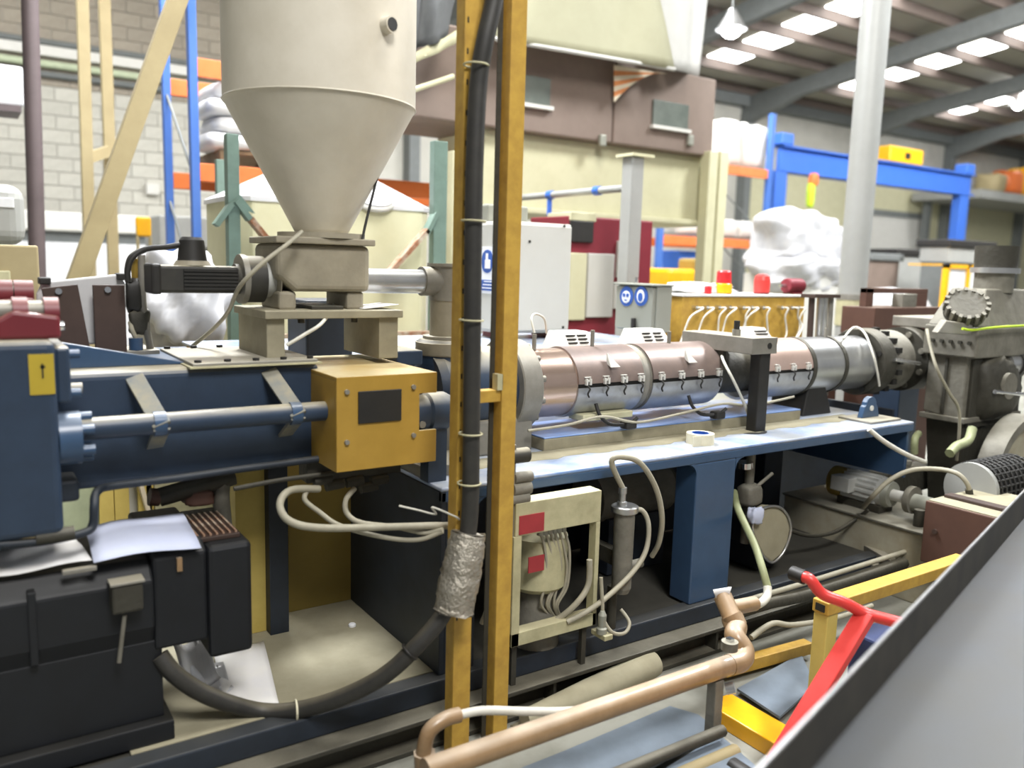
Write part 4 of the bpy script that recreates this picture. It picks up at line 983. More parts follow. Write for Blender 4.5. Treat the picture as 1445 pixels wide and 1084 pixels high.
wire('feeder_cable', [P(426, 327, Y=2.66), P(405, 345, Y=2.62), P(370, 372, Y=2.6), P(338, 405, Y=2.64), P(322, 440, Y=2.85), P(300, 465, Y=3.0), P(272, 488, Y=3.1)], .007, 'hose_grey', 'grey cable slanting past the feeder drive to the gearbox')
wire('feeder_cable', [P(482, 408, Y=3.0), P(474, 425, Y=2.9), P(455, 455, Y=2.64), P(430, 472, Y=2.62), P(405, 487, Y=2.62)], .006, 'hose_white', 'white cable crossing below the feeder stand top')
m = MB(); pbox(m, 452, 450, 520, 478, 3.2, .3); one('dark_box', MB().box(min(v.x for v in m.v), max(v.x for v in m.v), 3.36, 3.6, zt, P(486, 424, Y=3.36).z), 'blue_dark', 'dark box seen under the feeder stand', 'box', bevel=.01)
# ================================================================ gearbox line
GY = 2.62
GT = P(250, 520, Y=GY).z; GB = P(300, 672, Y=GY).z
gx0, gx1 = .2, P(452, 560, Y=GY).x
t = T('gearbox', 'dark blue gearbox casing with bolted cover plate', 'gearbox')
t.part('casing', MB().box(gx0, gx1, GY, 3.2, GB, GT), 'blue', .025, seg=4)
px0, px1 = P(272, 520, Z=GT).x, P(448, 512, Z=GT).x
cy0 = P(272, 520, Z=GT).y; cy1 = P(240, 497, Z=GT).y
cp = t.part('cover_plate', MB().box(px0, px1, cy0, cy1, GT, GT+.014), 'steel_grey', .003)
cp2 = t.part('cover_gasket', MB().box(px0-.01, px1+.01, cy0-.01, cy1+.01, GT-.001, GT+.004), 'cream_dirty')
bm = make_mesh('bolt', MB().cyl((0, 0, 0), (0, 0, .008), .011, n=6), 'black')
for i in range(5):
    for y in (cy0+.02, cy1-.02): t.piece('bolt', bm, (px0+.02+(px1-px0-.04)*i/4, y, GT+.014), cp)
t.part('small_plate', MB().box(P(172, 508, Z=GT).x, P(232, 505, Z=GT).x, 2.98, 3.15, GT, GT+.02), 'steel_grey', .003)
t.part('gusset', MB().prism([(.22, 2.72, GT), (.62, 2.72, GT), (.22, 2.72, GT+.085)], (0, .02, 0)), 'blue_clean', .003)
t.part('gusset_plate', MB().box(.2, .7, 2.74, 3.2, GT, GT+.006), 'blue_clean')
t.done()
# left gear head block
KY = 2.42
kx = P(84, 600, Y=KY).x; kt = P(40, 482, Y=KY).z; kb = P(40, 762, Y=KY).z; kbr = P(88, 735, Y=KY).z
t = T('gear_head', 'large blue gear head block with yellow label', 'gear head')
t.part('block', MB().box(-.75, kx, KY, 3.2, kb, kt), 'blue', .02, seg=3)
t.part('lower_step', MB().box(kx-.02, kx+.05, KY+.1, 3.1, kbr+.02, GB+.06), 'blue_dark', .01)
m = MB(); pbox(m, 41, 500, 77, 557, KY-.003, .004); lb = t.part('label_plate', m, 'label_yellow')
c = P(60, 522, Y=KY-.004)
t.part('label_mark', MB().box(c.x-.002, c.x+.002, KY-.0045, KY-.003, c.z-.022, c.z+.016), 'black', under=lb)
t.part('label_mark_cap', MB().box(c.x-.005, c.x+.006, KY-.0045, KY-.003, c.z+.004, c.z+.011), 'black', under=lb)
RY = 2.5; rzc = P(300, 592, Y=RY).z
f1 = t.part('rod_flange', MB().cyl((kx, RY, rzc-.02), (kx+.055, RY, rzc-.02), .072, n=32), 'blue_clean')
bolts(t, 'bolt', 'blue_clean', [(kx+.055, RY+.055*math.cos(q), rzc-.02+.055*math.sin(q)) for q in [math.radians(30+60*i) for i in range(6)]], (1, 0, 0), .014, .03, f1)
f2 = t.part('gear_flange', MB().box(kx, kx+.035, KY+.03, 3.0, P(90, 572, Y=KY).z, P(90, 492, Y=KY).z), 'blue', .008)
for py in (500, 555):
    q = P(95, py, Y=KY+.06); t.part('flange_bolt', MB().cyl((kx+.03, KY+.06, q.z), (kx+.06, KY+.06, q.z), .013, n=6), 'blue_clean', under=f2)
q = P(104, 548, Y=KY+.12); t.part('flange_nut', MB().cyl((kx+.035, KY+.12, q.z), (kx+.07, KY+.12, q.z), .016, n=6), 'steel_grey', under=f2)
t.done()
t = T('clamp_rod', 'blue steel rod with two cream straps before the gearbox', 'rod')
rx1 = P(470, 580, Y=RY).x
t.part('rod', MB().cyl((kx+.03, RY, rzc), (rx1+.05, RY, rzc), .031, n=24), 'blue')
for px in (209, 403):
    q = P(px, 590, Y=RY); 
    s_ = t.part('strap', MB().bar((q.x-.012, GY+.004, rzc+.12), (q.x+.03, RY-.034, rzc+.0), .05, .012, (0, 1, 1)), 'strap', .002)
    t.part('strap_ring', MB().cyl((q.x+.012, RY, rzc), (q.x+.045, RY, rzc), .036, n=24), 'blue_clean', under=s_)
    t.part('strap_lower', MB().bar((q.x+.03, RY-.03, rzc-.01), (q.x+.035, GY-.01, rzc-.09), .045, .01, (0, 1, -1)), 'strap', under=s_)
t.done()
# red hydraulic valves on the gear head
t = T('red_clamp', 'red lifting clamp with grey pin on the gear head', 'clamp')
zc = kt
xa, xb = P(12, 455, Y=KY+.08).x, P(84, 455, Y=KY+.08).x
t.part('body', MB().prism([(xa-.03, KY+.05, zc), (xb, KY+.05, zc), (xb, KY+.05, zc+.06), (xa+.01, KY+.05, zc+.075), (xa-.03, KY+.05, zc+.05)], (0, .16, 0)), 'red_dark', .01)
t.part('ear', MB().cyl((xb-.035, KY+.1, zc+.065), (xb, KY+.1, zc+.065), .042, n=24), 'red_dark')
t.part('ear', MB().cyl((xa+.01, KY+.1, zc+.065), (xa+.045, KY+.1, zc+.065), .042, n=24), 'red_dark')
t.part('pin', MB().cyl((xa-.12, KY+.1, zc+.072), (xb-.03, KY+.1, zc+.072), .026, n=20), 'steel_grey')
t.part('bolt', MB().cyl((xb, KY+.1, zc+.03), (xb+.012, KY+.1, zc+.03), .012, n=8), 'chrome')
t.done()
t = T('red_clamp', 'second red clamp standing behind the first on gear head', 'clamp')
y2 = KY+.42
xa, xb = P(-8, 435, Y=y2).x, P(50, 435, Y=y2).x
t.part('body', MB().prism([(xa-.05, y2, zc), (xb, y2, zc), (xb, y2, zc+.09), (xa-.05, y2, zc+.08)], (0, .14, 0)), 'red_dark', .01)
for x in (xa, xb-.05): t.part('ear', MB().cyl((x, y2+.06, zc+.1), (x+.05, y2+.06, zc+.1), .04, n=24), 'red_dark')
t.part('pin', MB().cyl((xa, y2+.06, zc+.11), (xb-.04, y2+.06, zc+.11), .022, n=20), 'steel_grey')
t.done()
# pipe work below the gearbox
wire('oil_pipe', [P(-20, 770, Y=2.44), P(60, 764, Y=2.44), P(118, 752, Y=2.46), P(131, 740, Y=2.47), P(133, 715, Y=2.47), P(137, 694, Y=2.5), P(160, 686, Y=2.54), P(250, 675, Y=2.56), P(340, 662, Y=2.56), P(470, 645, Y=2.56)], .012, 'blue_dark', 'dark steel oil pipe running below the gearbox', 'pipe')
wire('oil_pipe', [P(330, 690, Y=2.56), P(400, 677, Y=2.56), P(470, 668, Y=2.56)], .008, 'cast_dark', 'thin lower oil pipe beneath the gearbox', 'pipe')
c = P(75, 756, Y=2.44); one('pipe_union', MB().cyl((c.x-.04, 2.44, c.z), (c.x+.05, 2.44, c.z-.0), .02, n=8), 'cast_dark', 'brown pipe union on the oil pipe at left', 'fitting')
t = T('drain_valve', 'dirty drain valve with red brown cap under the gearbox', 'valve')
A = P(225, 702, Y=2.75); B = P(330, 672, Y=2.75)
t.part('pipe', MB().cyl(A, B, .03), 'cast_dark'); t.part('cap', MB().cyl(A-Vector((.03, 0, -.006)), A, .028), 'brown')
t.part('spout', MB().tube([P(315, 675, Y=2.75), P(312, 700, Y=2.75), P(316, 745, Y=2.75)], .028), 'cast_grey')
t.part('valve_body', MB().lump(P(280, 700, Y=2.76), (.1, .08, .05), 9, noise=.15), 'brown')
t.done()
# supports below the gearbox
m = MB(); pbox(m, 333, 664, 379, 868, 3.0, .1); t = one('support_column', MB().box(min(v.x for v in m.v), max(v.x for v in m.v), 3.0, 3.1, .2, GB), 'yellow_pale', 'pale yellow upright plate under the gearbox', 'support', bevel=.003)
m = MB(); pbox(m, 380, 664, 407, 860, 2.95, .1); one('support_column', MB().box(min(v.x for v in m.v), max(v.x for v in m.v), 2.95, 3.05, .2, GB), 'blue_dark', 'dark blue upright leg beside the ochre panel', 'support', bevel=.003)
m = MB(); pbox(m, 404, 660, 494, 855, 3.12, .03); one('ochre_panel', MB().box(min(v.x for v in m.v), max(v.x for v in m.v)+.02, 3.12, 3.145, .2, GB+.05), 'ochre', 'dull ochre sheet panel behind the tray', 'panel', bevel=.002)
# wooden pallet things seen through the gap
t = T('timber_crate', 'pale wooden crate seen through the gap below the gearbox', 'crate')
KX = lambda px: P(px, 700, Y=4.6).x
for px in (150, 172, 205, 216): t.part('slat', MB().box(KX(px)-.035, KX(px)+.035, 4.6, 4.63, 0, .85), 'yellow_pale', .003)
t.part('board', MB().bar((KX(176), 4.58, .75), (KX(214), 4.58, .15), .02, .1, (0, 1, 0)), 'stripe_white')
t.part('back_board', MB().box(KX(60), KX(222), 4.8, 4.82, 0, .8), 'pallet_green'); t.part('panel', MB().box(KX(180), KX(220), 4.74, 4.76, .1, .8), 'white')
t.done()
# ================================================================ yellow coupling guard
t = T('coupling_guard', 'yellow sheet metal coupling guard with black window', 'guard')
UY = 2.4
ux0, ux1 = P(475, 600, Y=UY).x, P(616, 590, Y=UY).x; uz1 = P(546, 529, Y=UY).z; uz0 = P(546, 659, Y=UY).z
nx = P(592, 580, Y=UY).x; nz0, nz1 = P(600, 607, Y=UY).z, P(600, 555, Y=UY).z
fp = t.part('front_plate', MB().prism([(ux0, UY, uz0), (ux1, UY, uz0), (ux1, UY, nz0), (nx, UY, nz0), (nx, UY, nz1), (ux1, UY, nz1), (ux1, UY, uz1), (ux0, UY, uz1)], (0, .012, 0)), 'yellow', .002)
t.part('top_plate', MB().box(ux0, ux1, UY+.012, 2.98, uz1-.012, uz1), 'yellow', .002)
t.part('side_plate', MB().box(ux0, ux0+.012, UY+.012, 2.98, uz0, uz1-.012), 'yellow')
t.part('bottom_plate', MB().box(ux0+.012, ux1, UY+.012, 2.6, uz0, uz0+.012), 'yellow')
t.part('back_plate', MB().box(ux0+.012, ux1, 2.96, 2.98, uz0+.012, uz1-.012), 'yellow')
m = MB(); pbox(m, 506, 551, 567, 596, UY-.006, .006); t.part('window', m, 'black', .002, under=fp)
for px, py in ((489, 553), (583, 546), (489, 624), (583, 614)):
    q = P(px, py, Y=UY); t.part('screw', MB().cyl((q.x, UY-.008, q.z), (q.x, UY, q.z), .008, n=8), 'steel_grey', under=fp)
t.done()
CYc = 2.475
t = T('shaft_coupling', 'blue grey round shaft coupling beside the yellow guard', 'coupling')
czc = P(618, 580, Y=CYc).z
t.part('hub', MB().cyl((nx+.0, CYc, czc), (nx+.055, CYc, czc), .06, n=32), 'blue'); t.part('sleeve', MB().lathe([(0, nx+.055), (.058, nx+.055), (.066, nx+.065), (.066, nx+.13), (.055, nx+.15), (0, nx+.15)], (0, CYc, czc), (1, 0, 0), 32), 'blue')
t.part('key_bolt', MB().cyl((nx+.02, CYc-.062, czc-.03), (nx+.02, CYc-.05, czc-.03), .012, n=8), 'steel_grey')
t.part('stub_shaft', MB().cyl((nx+.15, CYc, czc), (1.56, CYc+.1, czc), .04, n=20), 'blue_dark')
t.part('bearing_foot', MB().box(nx+.06, nx+.13, CYc-.03, CYc+.03, TZ, czc-.05), 'blue')
t.done()
# ================================================================ main motor, bottom left
NY = 2.44
t = T('drive_motor', 'dark blue drive motor with vented end bell at lower left', 'motor')
ex0, ex1 = P(295, 860, Y=NY).x, P(357, 850, Y=NY).x
ez1, ez0 = P(325, 768, Y=NY).z, P(325, 925, Y=NY).z
bodyx = P(218, 850, Y=NY).x
t.part('end_bell', MB().box(ex0, ex1, NY, 2.86, ez0, ez1), 'motor_dark', .015)
t.part('bell_neck', MB().prism([(bodyx, NY+.01, ez0+.06), (bodyx, NY+.01, ez1-.01), (bodyx, NY+.06, ez1+.02), (bodyx, 2.85, ez1+.02), (bodyx, 2.85, ez0+.04)], (ex0-bodyx, 0, 0)), 'motor_dark', .01)
g_ = t.part('vent_frame', MB().box(ex0-.06, ex1-.02, NY+.05, NY+.3, ez1, ez1+.015), 'brown_dark', .003)
vm = make_mesh('vent_slat', MB().box(-.003, .003, 0, .23, 0, .006), 'rust')
for i in range(9): t.piece('vent_slat', vm, (ex0-.05+(ex1-ex0+.02)*i/8, NY+.06, ez1+.015), g_)
t.part('body', MB().prism([(-1.3, NY+.03, ez0+.07), (-1.3, NY+.0, ez0+.14), (-1.3, NY+.0, ez1-.07), (-1.3, NY+.05, ez1-.02), (-1.3, 2.8, ez1-.02), (-1.3, 2.86, ez1-.08), (-1.3, 2.86, ez0+.07)], (1.3+bodyx, 0, 0)), 'motor_dark', .008)
for xa in (-.55, -.2, .12):
    t.part('body_rib', MB().box(xa, xa+.02, NY-.008, 2.8, ez0+.1, ez1-.045), 'motor_dark', .003)
m = MB(); pbox(m, 158, 825, 203, 866, NY-.05, .06); tb = t.part('terminal_box', m, 'cast_dark', .008)
zt_ = max(v.z for v in m.v); x_ = [v.x for v in m.v]
t.part('terminal_lid', MB().box(min(x_)-.004, max(x_)+.004, NY-.056, NY, zt_, zt_+.008), 'steel_grey', .002, under=tb)
m = MB(); pbox(m, 88, 803, 137, 809, NY-.012, .02); t.part('name_strip', m, 'steel_grey', .002)
t.part('foot_rail', MB().box(-1.3, bodyx+.02, NY+.02, NY+.08, .26, ez0+.09), 'motor_dark', .004)
t.part('slide_rail', MB().box(-1.4, bodyx+.04, NY-.02, NY+.14, .2, .26), 'motor_dark', .004)
t.part('slide_rail', MB().box(-1.4, bodyx+.04, 2.75, 2.86, .2, ez0+.07), 'motor_dark', .004)
t.part('drip_rod', MB().cyl(P(176, 868, Y=NY-.03), P(168, 935, Y=NY-.03), .006), 'cast_grey')
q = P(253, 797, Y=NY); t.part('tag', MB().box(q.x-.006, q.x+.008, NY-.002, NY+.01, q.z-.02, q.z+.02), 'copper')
t.done()
# papers on and around the motor
def paper(name, corners, m, label, amp=.008, seed=0, group=None):
    a, b, c, d = [Vector(p) for p in corners]; rn = random.Random(seed); p1 = rn.uniform(0, 6); g = []
    for i in range(7):
        row = []
        for j in range(9):
            u, v = j/8, i/6; p = (a*(1-u)+b*u)*(1-v)+(d*(1-u)+c*u)*v
            row.append(p+Vector((0, 0, amp*(math.sin(5*u+p1)+math.sin(4*v+p1*2)+.5*math.sin(9*u*v+p1)))))
        g.append(row)
    return one(name, MB().sheet(g, (0, 0, .002)), m, label, 'paper', group)
zp = ez1+.02
paper('drawing_sheet', [P(132, 790, Z=zp), P(284, 768, Z=zp), P(258, 724, Z=zp+.03), P(120, 746, Z=zp+.03)], 'paper_blue', 'white and blue drawing sheet lying on the motor', .006, 2)
paper('paper_sheet', [P(-10, 815, Z=zp-.02), P(130, 795, Z=zp-.02), P(100, 750, Z=zp+.02), P(-20, 772, Z=zp+.02)], 'paper', 'dusty white paper sheet on the motor at far left', .006, 5)
zt2 = .2+.012
paper('paper_sheet', [P(262, 962, Z=.24), P(312, 960, Z=.24), P(290, 905, Z=.3), P(240, 915, Z=.3)], 'paper', 'crumpled white paper under the motor end bell', .02, 7)
paper('paper_sheet', [P(285, 990, Z=zt2), P(330, 975, Z=zt2), P(315, 935, Z=zt2+.03), P(262, 940, Z=zt2+.03)], 'film', 'grey bent card lying on the tray beside the hose', .012, 8)
paper('paper_sheet', [P(318, 1000, Z=zt2), P(395, 1000, Z=zt2), P(372, 905, Z=zt2), P(302, 925, Z=zt2)], 'paper', 'large white sheet lying flat on the tray', .002, 9)
c = P(497, 882, Z=.205); one('bottle_cap', MB().lathe([(0, 0), (.014, 0), (.014, .008), (.011, .011), (0, .011)], (c.x, c.y, .2), (0, 0, 1), 20), 'sign_white', 'tiny pale blue white cap lying on the tray', 'cap')
# ================================================================ yellow posts, cable
PYY = 2.15
t = T('cable_post_frame', 'pair of yellow steel posts joined by a crossbar', 'frame')
def postx(px, py): return P(px, py, Y=PYY).x
for (pa, pb) in (((661, 300), (640, 950)), ((716, 300), (695, 950))): pass
lx0, lx1 = postx(651, 300), postx(686, 300)
lx0, lx1 = postx(644, 700), postx(677, 700)
rx0, rx1 = postx(700, 700), postx(725, 700)
zz1 = 2.75
t.part('left_post', MB().box(lx0, lx1-.02, PYY, PYY+.006, 0, zz1).box(lx0, lx0+.006, PYY+.006, PYY+.05, 0, zz1), 'yellow_post', .0015)
t.part('right_post', MB().box(rx0+.012, rx1, PYY, PYY+.006, 0, zz1), 'yellow_post', .0015)
t.part('right_post_web', MB().box(rx0+.012, rx0+.018, PYY+.006, PYY+.055, 0, zz1), 'yellow_post', .0015)
t.part('right_post_edge', MB().box(rx0-.004, rx0+.012, PYY+.045, PYY+.05, 0, zz1), 'cast_dark')
zc = P(690, 552, Y=PYY).z; zc0 = P(690, 569, Y=PYY).z
t.part('crossbar', MB().box(lx1-.03, rx0+.014, PYY+.008, PYY+.05, zc0, zc), 'yellow_post', .002)
for x in ((lx0+lx1)/2-.01, (rx0+rx1)/2): t.part('foot_plate', MB().box(x-.05, x+.05, PYY-.03, PYY+.07, 0, .008), 'yellow_post')
sm_ = make_mesh('slot', MB().box(-.0025, .0025, -.0012, .001, -.008, .008), 'black')
for i in range(22): t.piece('slot', sm_, (lx0+.01, PYY, .5+.085*i))
q = P(713, 545, Y=PYY); t.part('bracket_angle', MB().box(rx0-.005, rx0+.015, PYY+.0, PYY+.03, zc, zc+.05), 'cream_dirty')
t.done()
# thick black hose
hr_ = .026
xh = (lx1+lx0)/2+.018
pts = [P(703, -60, Y=2.10), P(697, 0, Y=2.10), P(684, 60, Y=2.10)]
for py, dxp in ((120, 675), (220, 670), (320, 668), (420, 667), (520, 666), (620, 665), (700, 664)): pts.append(P(dxp, py, Y=2.11))
pts += [P(660, 755, Y=2.11), P(645, 820, Y=2.1), P(625, 868, Y=2.1), P(585, 915, Y=2.12), P(540, 955, Y=2.17), P(480, 985, Y=2.26), P(420, 1002, Y=2.36), P(370, 1004, Y=2.43), P(320, 992, Y=2.44), P(280, 975, Y=2.44), P(245, 950, Y=2.45), P(225, 925, Y=2.47)]
t = T('cable_hose', 'thick black cable hose strapped to post and sagging to the motor', 'hose')
t.part('hose', MB().tube(pts, hr_, 14), 'hose_black')
for px, py in ((668, 312), (665, 452), (664, 612), (662, 682), (672, 92)):
    c = P(px, py, Y=2.11); t.part('cable_tie', MB().torus(c, (.03, 0, 1), .035, .003, n=20, k=6), 'cream_dirty')
c = P(578, 920, Y=2.125); t.part('cable_tie', MB().torus(c, (-.7, .2, -.7), .029, .004, n=20, k=6), 'black')
c = P(418, 1002, Y=2.36); t.part('cable_tie', MB().torus(c, (-.9, .2, 0), .029, .004, n=20, k=6), 'tape')
t.done()
fp_ = [P(661, 752, Y=2.105), P(655, 785, Y=2.10), P(648, 820, Y=2.10), P(640, 862, Y=2.10)]
t = T('foil_wrap', 'silver foil wrapping around the lower part of the hose', 'wrap')
m = MB(); m.tube(fp_, [.052, .058, .06, .062, .056], 20, k=8)
rn = random.Random(4)
for i, v in enumerate(m.v): m.v[i] = v+Vector((rn.uniform(-1, 1), rn.uniform(-1, 1), rn.uniform(-1, 1)))*.0035
t.part('wrap', m, 'foil'); t.part('torn_edge', MB().tube([P(620, 858, Y=2.06), P(640, 868, Y=2.05), P(663, 866, Y=2.06), P(668, 852, Y=2.06)], .005), 'foil'); t.done()
# loops of hose left of the post
for i, pl in enumerate(([(450, 690), (410, 692), (395, 712), (408, 735), (450, 745), (540, 744), (610, 742), (655, 742)],
                        [(435, 690), (430, 705), (450, 722), (480, 742), (540, 758), (590, 762), (625, 750)],
                        [(500, 690), (488, 706), (490, 725), (510, 738), (560, 744), (600, 752), (625, 748)])):
    wire('looped_hose', [P(x, y, Y=2.5-.3*k/len(pl)) for k, (x, y) in enumerate(pl)], [.012, .008, .009][i], 'hose_grey', ['thickest grey hose loop in front of the ochre panel', 'lower grey hose loop sagging before the bed side', 'inner grey hose loop beneath the yellow guard'][i], 'hose', 'grey hose loops under the guard')
wire('hose_coil', [P(682, 755, Y=2.3), P(693, 775, Y=2.3), P(695, 810, Y=2.3), P(690, 850, Y=2.3), P(680, 880, Y=2.32)], .009, 'hose_grey', 'grey hose bending down behind the yellow posts', 'hose')
wire('wire_twist', [P(563, 714, Y=2.2), P(590, 720, Y=2.18), P(615, 726, Y=2.16), P(610, 716, Y=2.14), P(640, 728, Y=2.13), P(648, 733, Y=2.14)], .003, 'wire_white', 'thin white wire twisted round the left yellow post', 'wire')
t = T('hose_union', 'dark hose fittings under the yellow guard', 'fittings')
for px, py in ((455, 678), (472, 685), (500, 680), (520, 688), (535, 678)):
    c = P(px, py, Y=2.58); t.part('fitting', MB().cyl(c-Vector((.03, 0, 0)), c+Vector((.03, 0, .004)), .018, n=8), 'cast_dark')
c = P(490, 672, Y=2.58); t.part('manifold', MB().box(c.x-.14, c.x+.2, 2.58, 2.66, c.z-.01, GB+.03), 'cast_dark', .004)
t.done()
# stacked knobs right of the post
t = T('valve_stack', 'stack of grey round valve knobs right of the yellow posts', 'valves')
for px, py, r in ((740, 642, .026), (745, 672, .02), (743, 688, .023), (740, 702, .022)):
    c = P(px, py, Y=2.28); t.part('knob', MB().cyl(c-Vector((.06, 0, 0)), c+Vector((.012, 0, 0)), r, n=18), 'cast_grey' if r < .025 else 'black_dusty')
c = P(729, 640, Y=2.27); d_ = P(725, 760, Y=2.27); t.part('back_strip', MB().box(c.x-.03, c.x+.0, 2.27, 2.3, d_.z, c.z+.03), 'cast_grey', .003)
t.done()
# ================================================================ cream frame with transformer
QY = 2.26
t = T('equipment_rack', 'cream open steel frame holding cables before the bed', 'frame')
qx0, qx1 = P(726, 800, Y=QY).x, P(845, 790, Y=QY).x
qz1 = P(788, 702, Y=QY).z; qz0 = P(782, 898, Y=QY).z
zb1 = P(788, 747, Y=QY).z
tb = t.part('top_plate', MB().box(qx0, qx1, QY, QY+.012, zb1, qz1), 'cream_dirty', .002)
t.part('top_return', MB().box(qx0, qx1, QY+.012, QY+.07, qz1-.01, qz1), 'cream')
t.part('bottom_rail', MB().box(qx0-.005, qx1, QY, QY+.05, qz0, P(782, 880, Y=QY).z), 'cream_dirty', .002)
t.part('left_stile', MB().box(qx0-.005, P(732, 800, Y=QY).x+.01, QY, QY+.04, qz0, zb1), 'cream_dirty', .002)
t.part('right_stile', MB().box(P(839, 800, Y=QY).x, qx1, QY, QY+.04, qz0, zb1), 'cream_dirty', .002)
m = MB(); pbox(m, 733, 726, 768, 752, QY-.003, .003); t.part('red_sticker', m, 'red_sticker', under=tb)
t.part('foot', MB().box(qx0+.02, qx0+.04, QY+.03, QY+.05, .125, qz0), 'cast_dark'); t.part('foot', MB().box(qx1-.04, qx1-.02, QY+.03, QY+.05, .125, qz0), 'cast_dark')
for i in range(6):
    px = 762+i*6.5; t.part('gland', MB().cyl(P(px, 755-i, Y=QY+.05), P(px, 746-i, Y=QY+.05), .012, n=10), 'grey_cab')
t.done()
t = T('transformer', 'cream round transformer with red sticker inside the frame', 'transformer')
c = P(758, 800, Y=2.415); rr = .11
za, zb_ = P(762, 846, Y=2.3).z, P(762, 762, Y=2.3).z
t.part('body', MB().lathe([(0, za), (rr-.02, za), (rr, za+.02), (rr, zb_-.02), (rr-.03, zb_), (0, zb_)], (c.x, 2.415, 0), (0, 0, 1), 36), 'cream_dirty')
m = MB(); pbox(m, 746, 785, 768, 807, 2.415-rr-.002, .004); t.part('red_sticker', m, 'red_sticker')
t.part('stand', MB().lathe([(0, .2), (.09, .2), (.07, za), (0, za)], (c.x, 2.415, 0), (0, 0, 1), 24), 'cast_grey')
t.done()
for i in range(6):
    px = 762+i*6.5
    wire('panel_cable', [P(px, 750-i, Y=QY+.05), P(px+6+(i % 3), 770, Y=QY+.05), P(px+11+(i*7 % 5)-2, 800, Y=QY+.055), P(px+9-i+(i*5 % 7)-3, 830, Y=QY+.06), P(px+2-i*2+(i*3 % 5), 855, Y=QY+.07), P(784+i*2, 876, Y=QY+.1)], .0055, 'hose_grey', '%s grey cable of the bundle hanging inside the cream frame' % ('leftmost', 'second', 'third', 'fourth', 'fifth', 'rightmost')[i], 'cable', 'grey cables inside the cream frame')
wire('panel_cable', [P(832, 790, Y=QY-.01), P(830, 825, Y=QY-.01), P(815, 850, Y=QY-.01), P(790, 872, Y=QY+.03), P(768, 882, Y=QY+.06)], .011, 'hose_grey', 'thick pale cable curving along the frame right side', 'cable')
# filter cylinder with looped hose
t = T('hydraulic_filter', 'grey cylinder filter with steel lid and elbow beside the frame', 'filter')
FYY = 2.36
c = P(866, 790, Y=FYY); za = P(862, 830, Y=FYY).z; zb_ = P(868, 710, Y=FYY).z
t.part('bowl', MB().lathe([(0, za), (.03, za), (.038, za+.02), (.04, zb_-.02), (0, zb_-.02)], (c.x, FYY-.05, 0), (0, 0, 1), 28), 'cast_grey')
t.part('lid', MB().lathe([(0, zb_-.022), (.05, zb_-.022), (.052, zb_-.018), (.052, zb_), (.046, zb_+.004), (0, zb_+.004)], (c.x, FYY-.05, 0), (0, 0, 1), 28), 'silver')
t.part('fitting', MB().lathe([(.018, zb_), (.018, zb_+.02), (.013, zb_+.022), (.013, zb_+.05), (.016, zb_+.052), (.016, zb_+.075), (0, zb_+.076)], (c.x-.015, FYY-.05, 0), (0, 0, 1), 16), 'silver')
t.part('bracket', MB().box(c.x-.02, c.x+.02, FYY-.02, FYY+.12, za+.1, za+.16), 'cast_dark')
t.part('side_port', MB().cyl((c.x+.03, FYY-.05, za+.1), (c.x+.09, FYY-.06, za+.105), .018, n=12), 'cast_grey')
t.part('stand', MB().cyl((c.x, FYY-.0, .2), (c.x, FYY-.0, za+.01), .02), 'cast_dark')
t.done()
ztp = Vector((c.x-.015, FYY-.05, zb_+.07))
wire('return_hose', [ztp, P(863, 652, Y=2.3), P(880, 645, Y=2.28), P(905, 655, Y=2.27), P(926, 690, Y=2.27), P(934, 730, Y=2.28), P(930, 765, Y=2.31), P(920, 785, Y=2.35)], .011, 'hose_grey', 'grey hose arching up from the cylinder filter over the opening', 'hose')
wire('return_hose', [P(885, 722, Y=2.34), P(905, 720, Y=2.32), P(915, 740, Y=2.3), P(912, 775, Y=2.28), P(895, 805, Y=2.26), P(862, 838, Y=2.24), P(830, 862, Y=2.24), P(800, 878, Y=2.26)], .010, 'hose_grey', 'grey hose sweeping down left beneath the filter', 'hose')
wire('drain_line', [P(848, 815, Y=2.24), P(850, 850, Y=2.23), P(852, 875, Y=2.22), P(865, 893, Y=2.2), P(882, 893, Y=2.2), P(888, 878, Y=2.22), P(876, 860, Y=2.26)], .007, 'hose_grey', 'small grey line curling beside the frame foot', 'hose')
c = P(850, 868, Y=2.22); t = T('line_connector', 'pale line connector standing at the frame foot', 'connector')
t.part('body', MB().lathe([(0, 0), (.02, 0), (.02, .02), (.014, .025), (.016, .07), (.008, .085), (0, .085)], (c.x, 2.22, c.z-.07), (0, 0, 1), 14), 'grey_cab'); t.part('base', MB().box(qx1-.015, c.x+.03, 2.19, 2.27, c.z-.09, c.z-.07), 'cream_dirty', .003); t.done()
# dim equipment deep in the bed opening
t = T('oil_cooler', 'dim grey oil cooler deep inside the bed opening', 'cooler')
c = P(905, 745, Y=2.8); t.part('tank', MB().cyl((c.x-.25, 2.9, .55), (c.x+.2, 2.9, .55), .12, n=24), 'cast_grey'); t.part('saddle', MB().box(c.x-.2, c.x+.15, 2.8, 3.0, .2, .46), 'blue_dark'); t.part('end_cap', MB().cyl((c.x+.2, 2.9, .55), (c.x+.24, 2.9, .55), .1, n=24), 'cast_dark'); t.done()
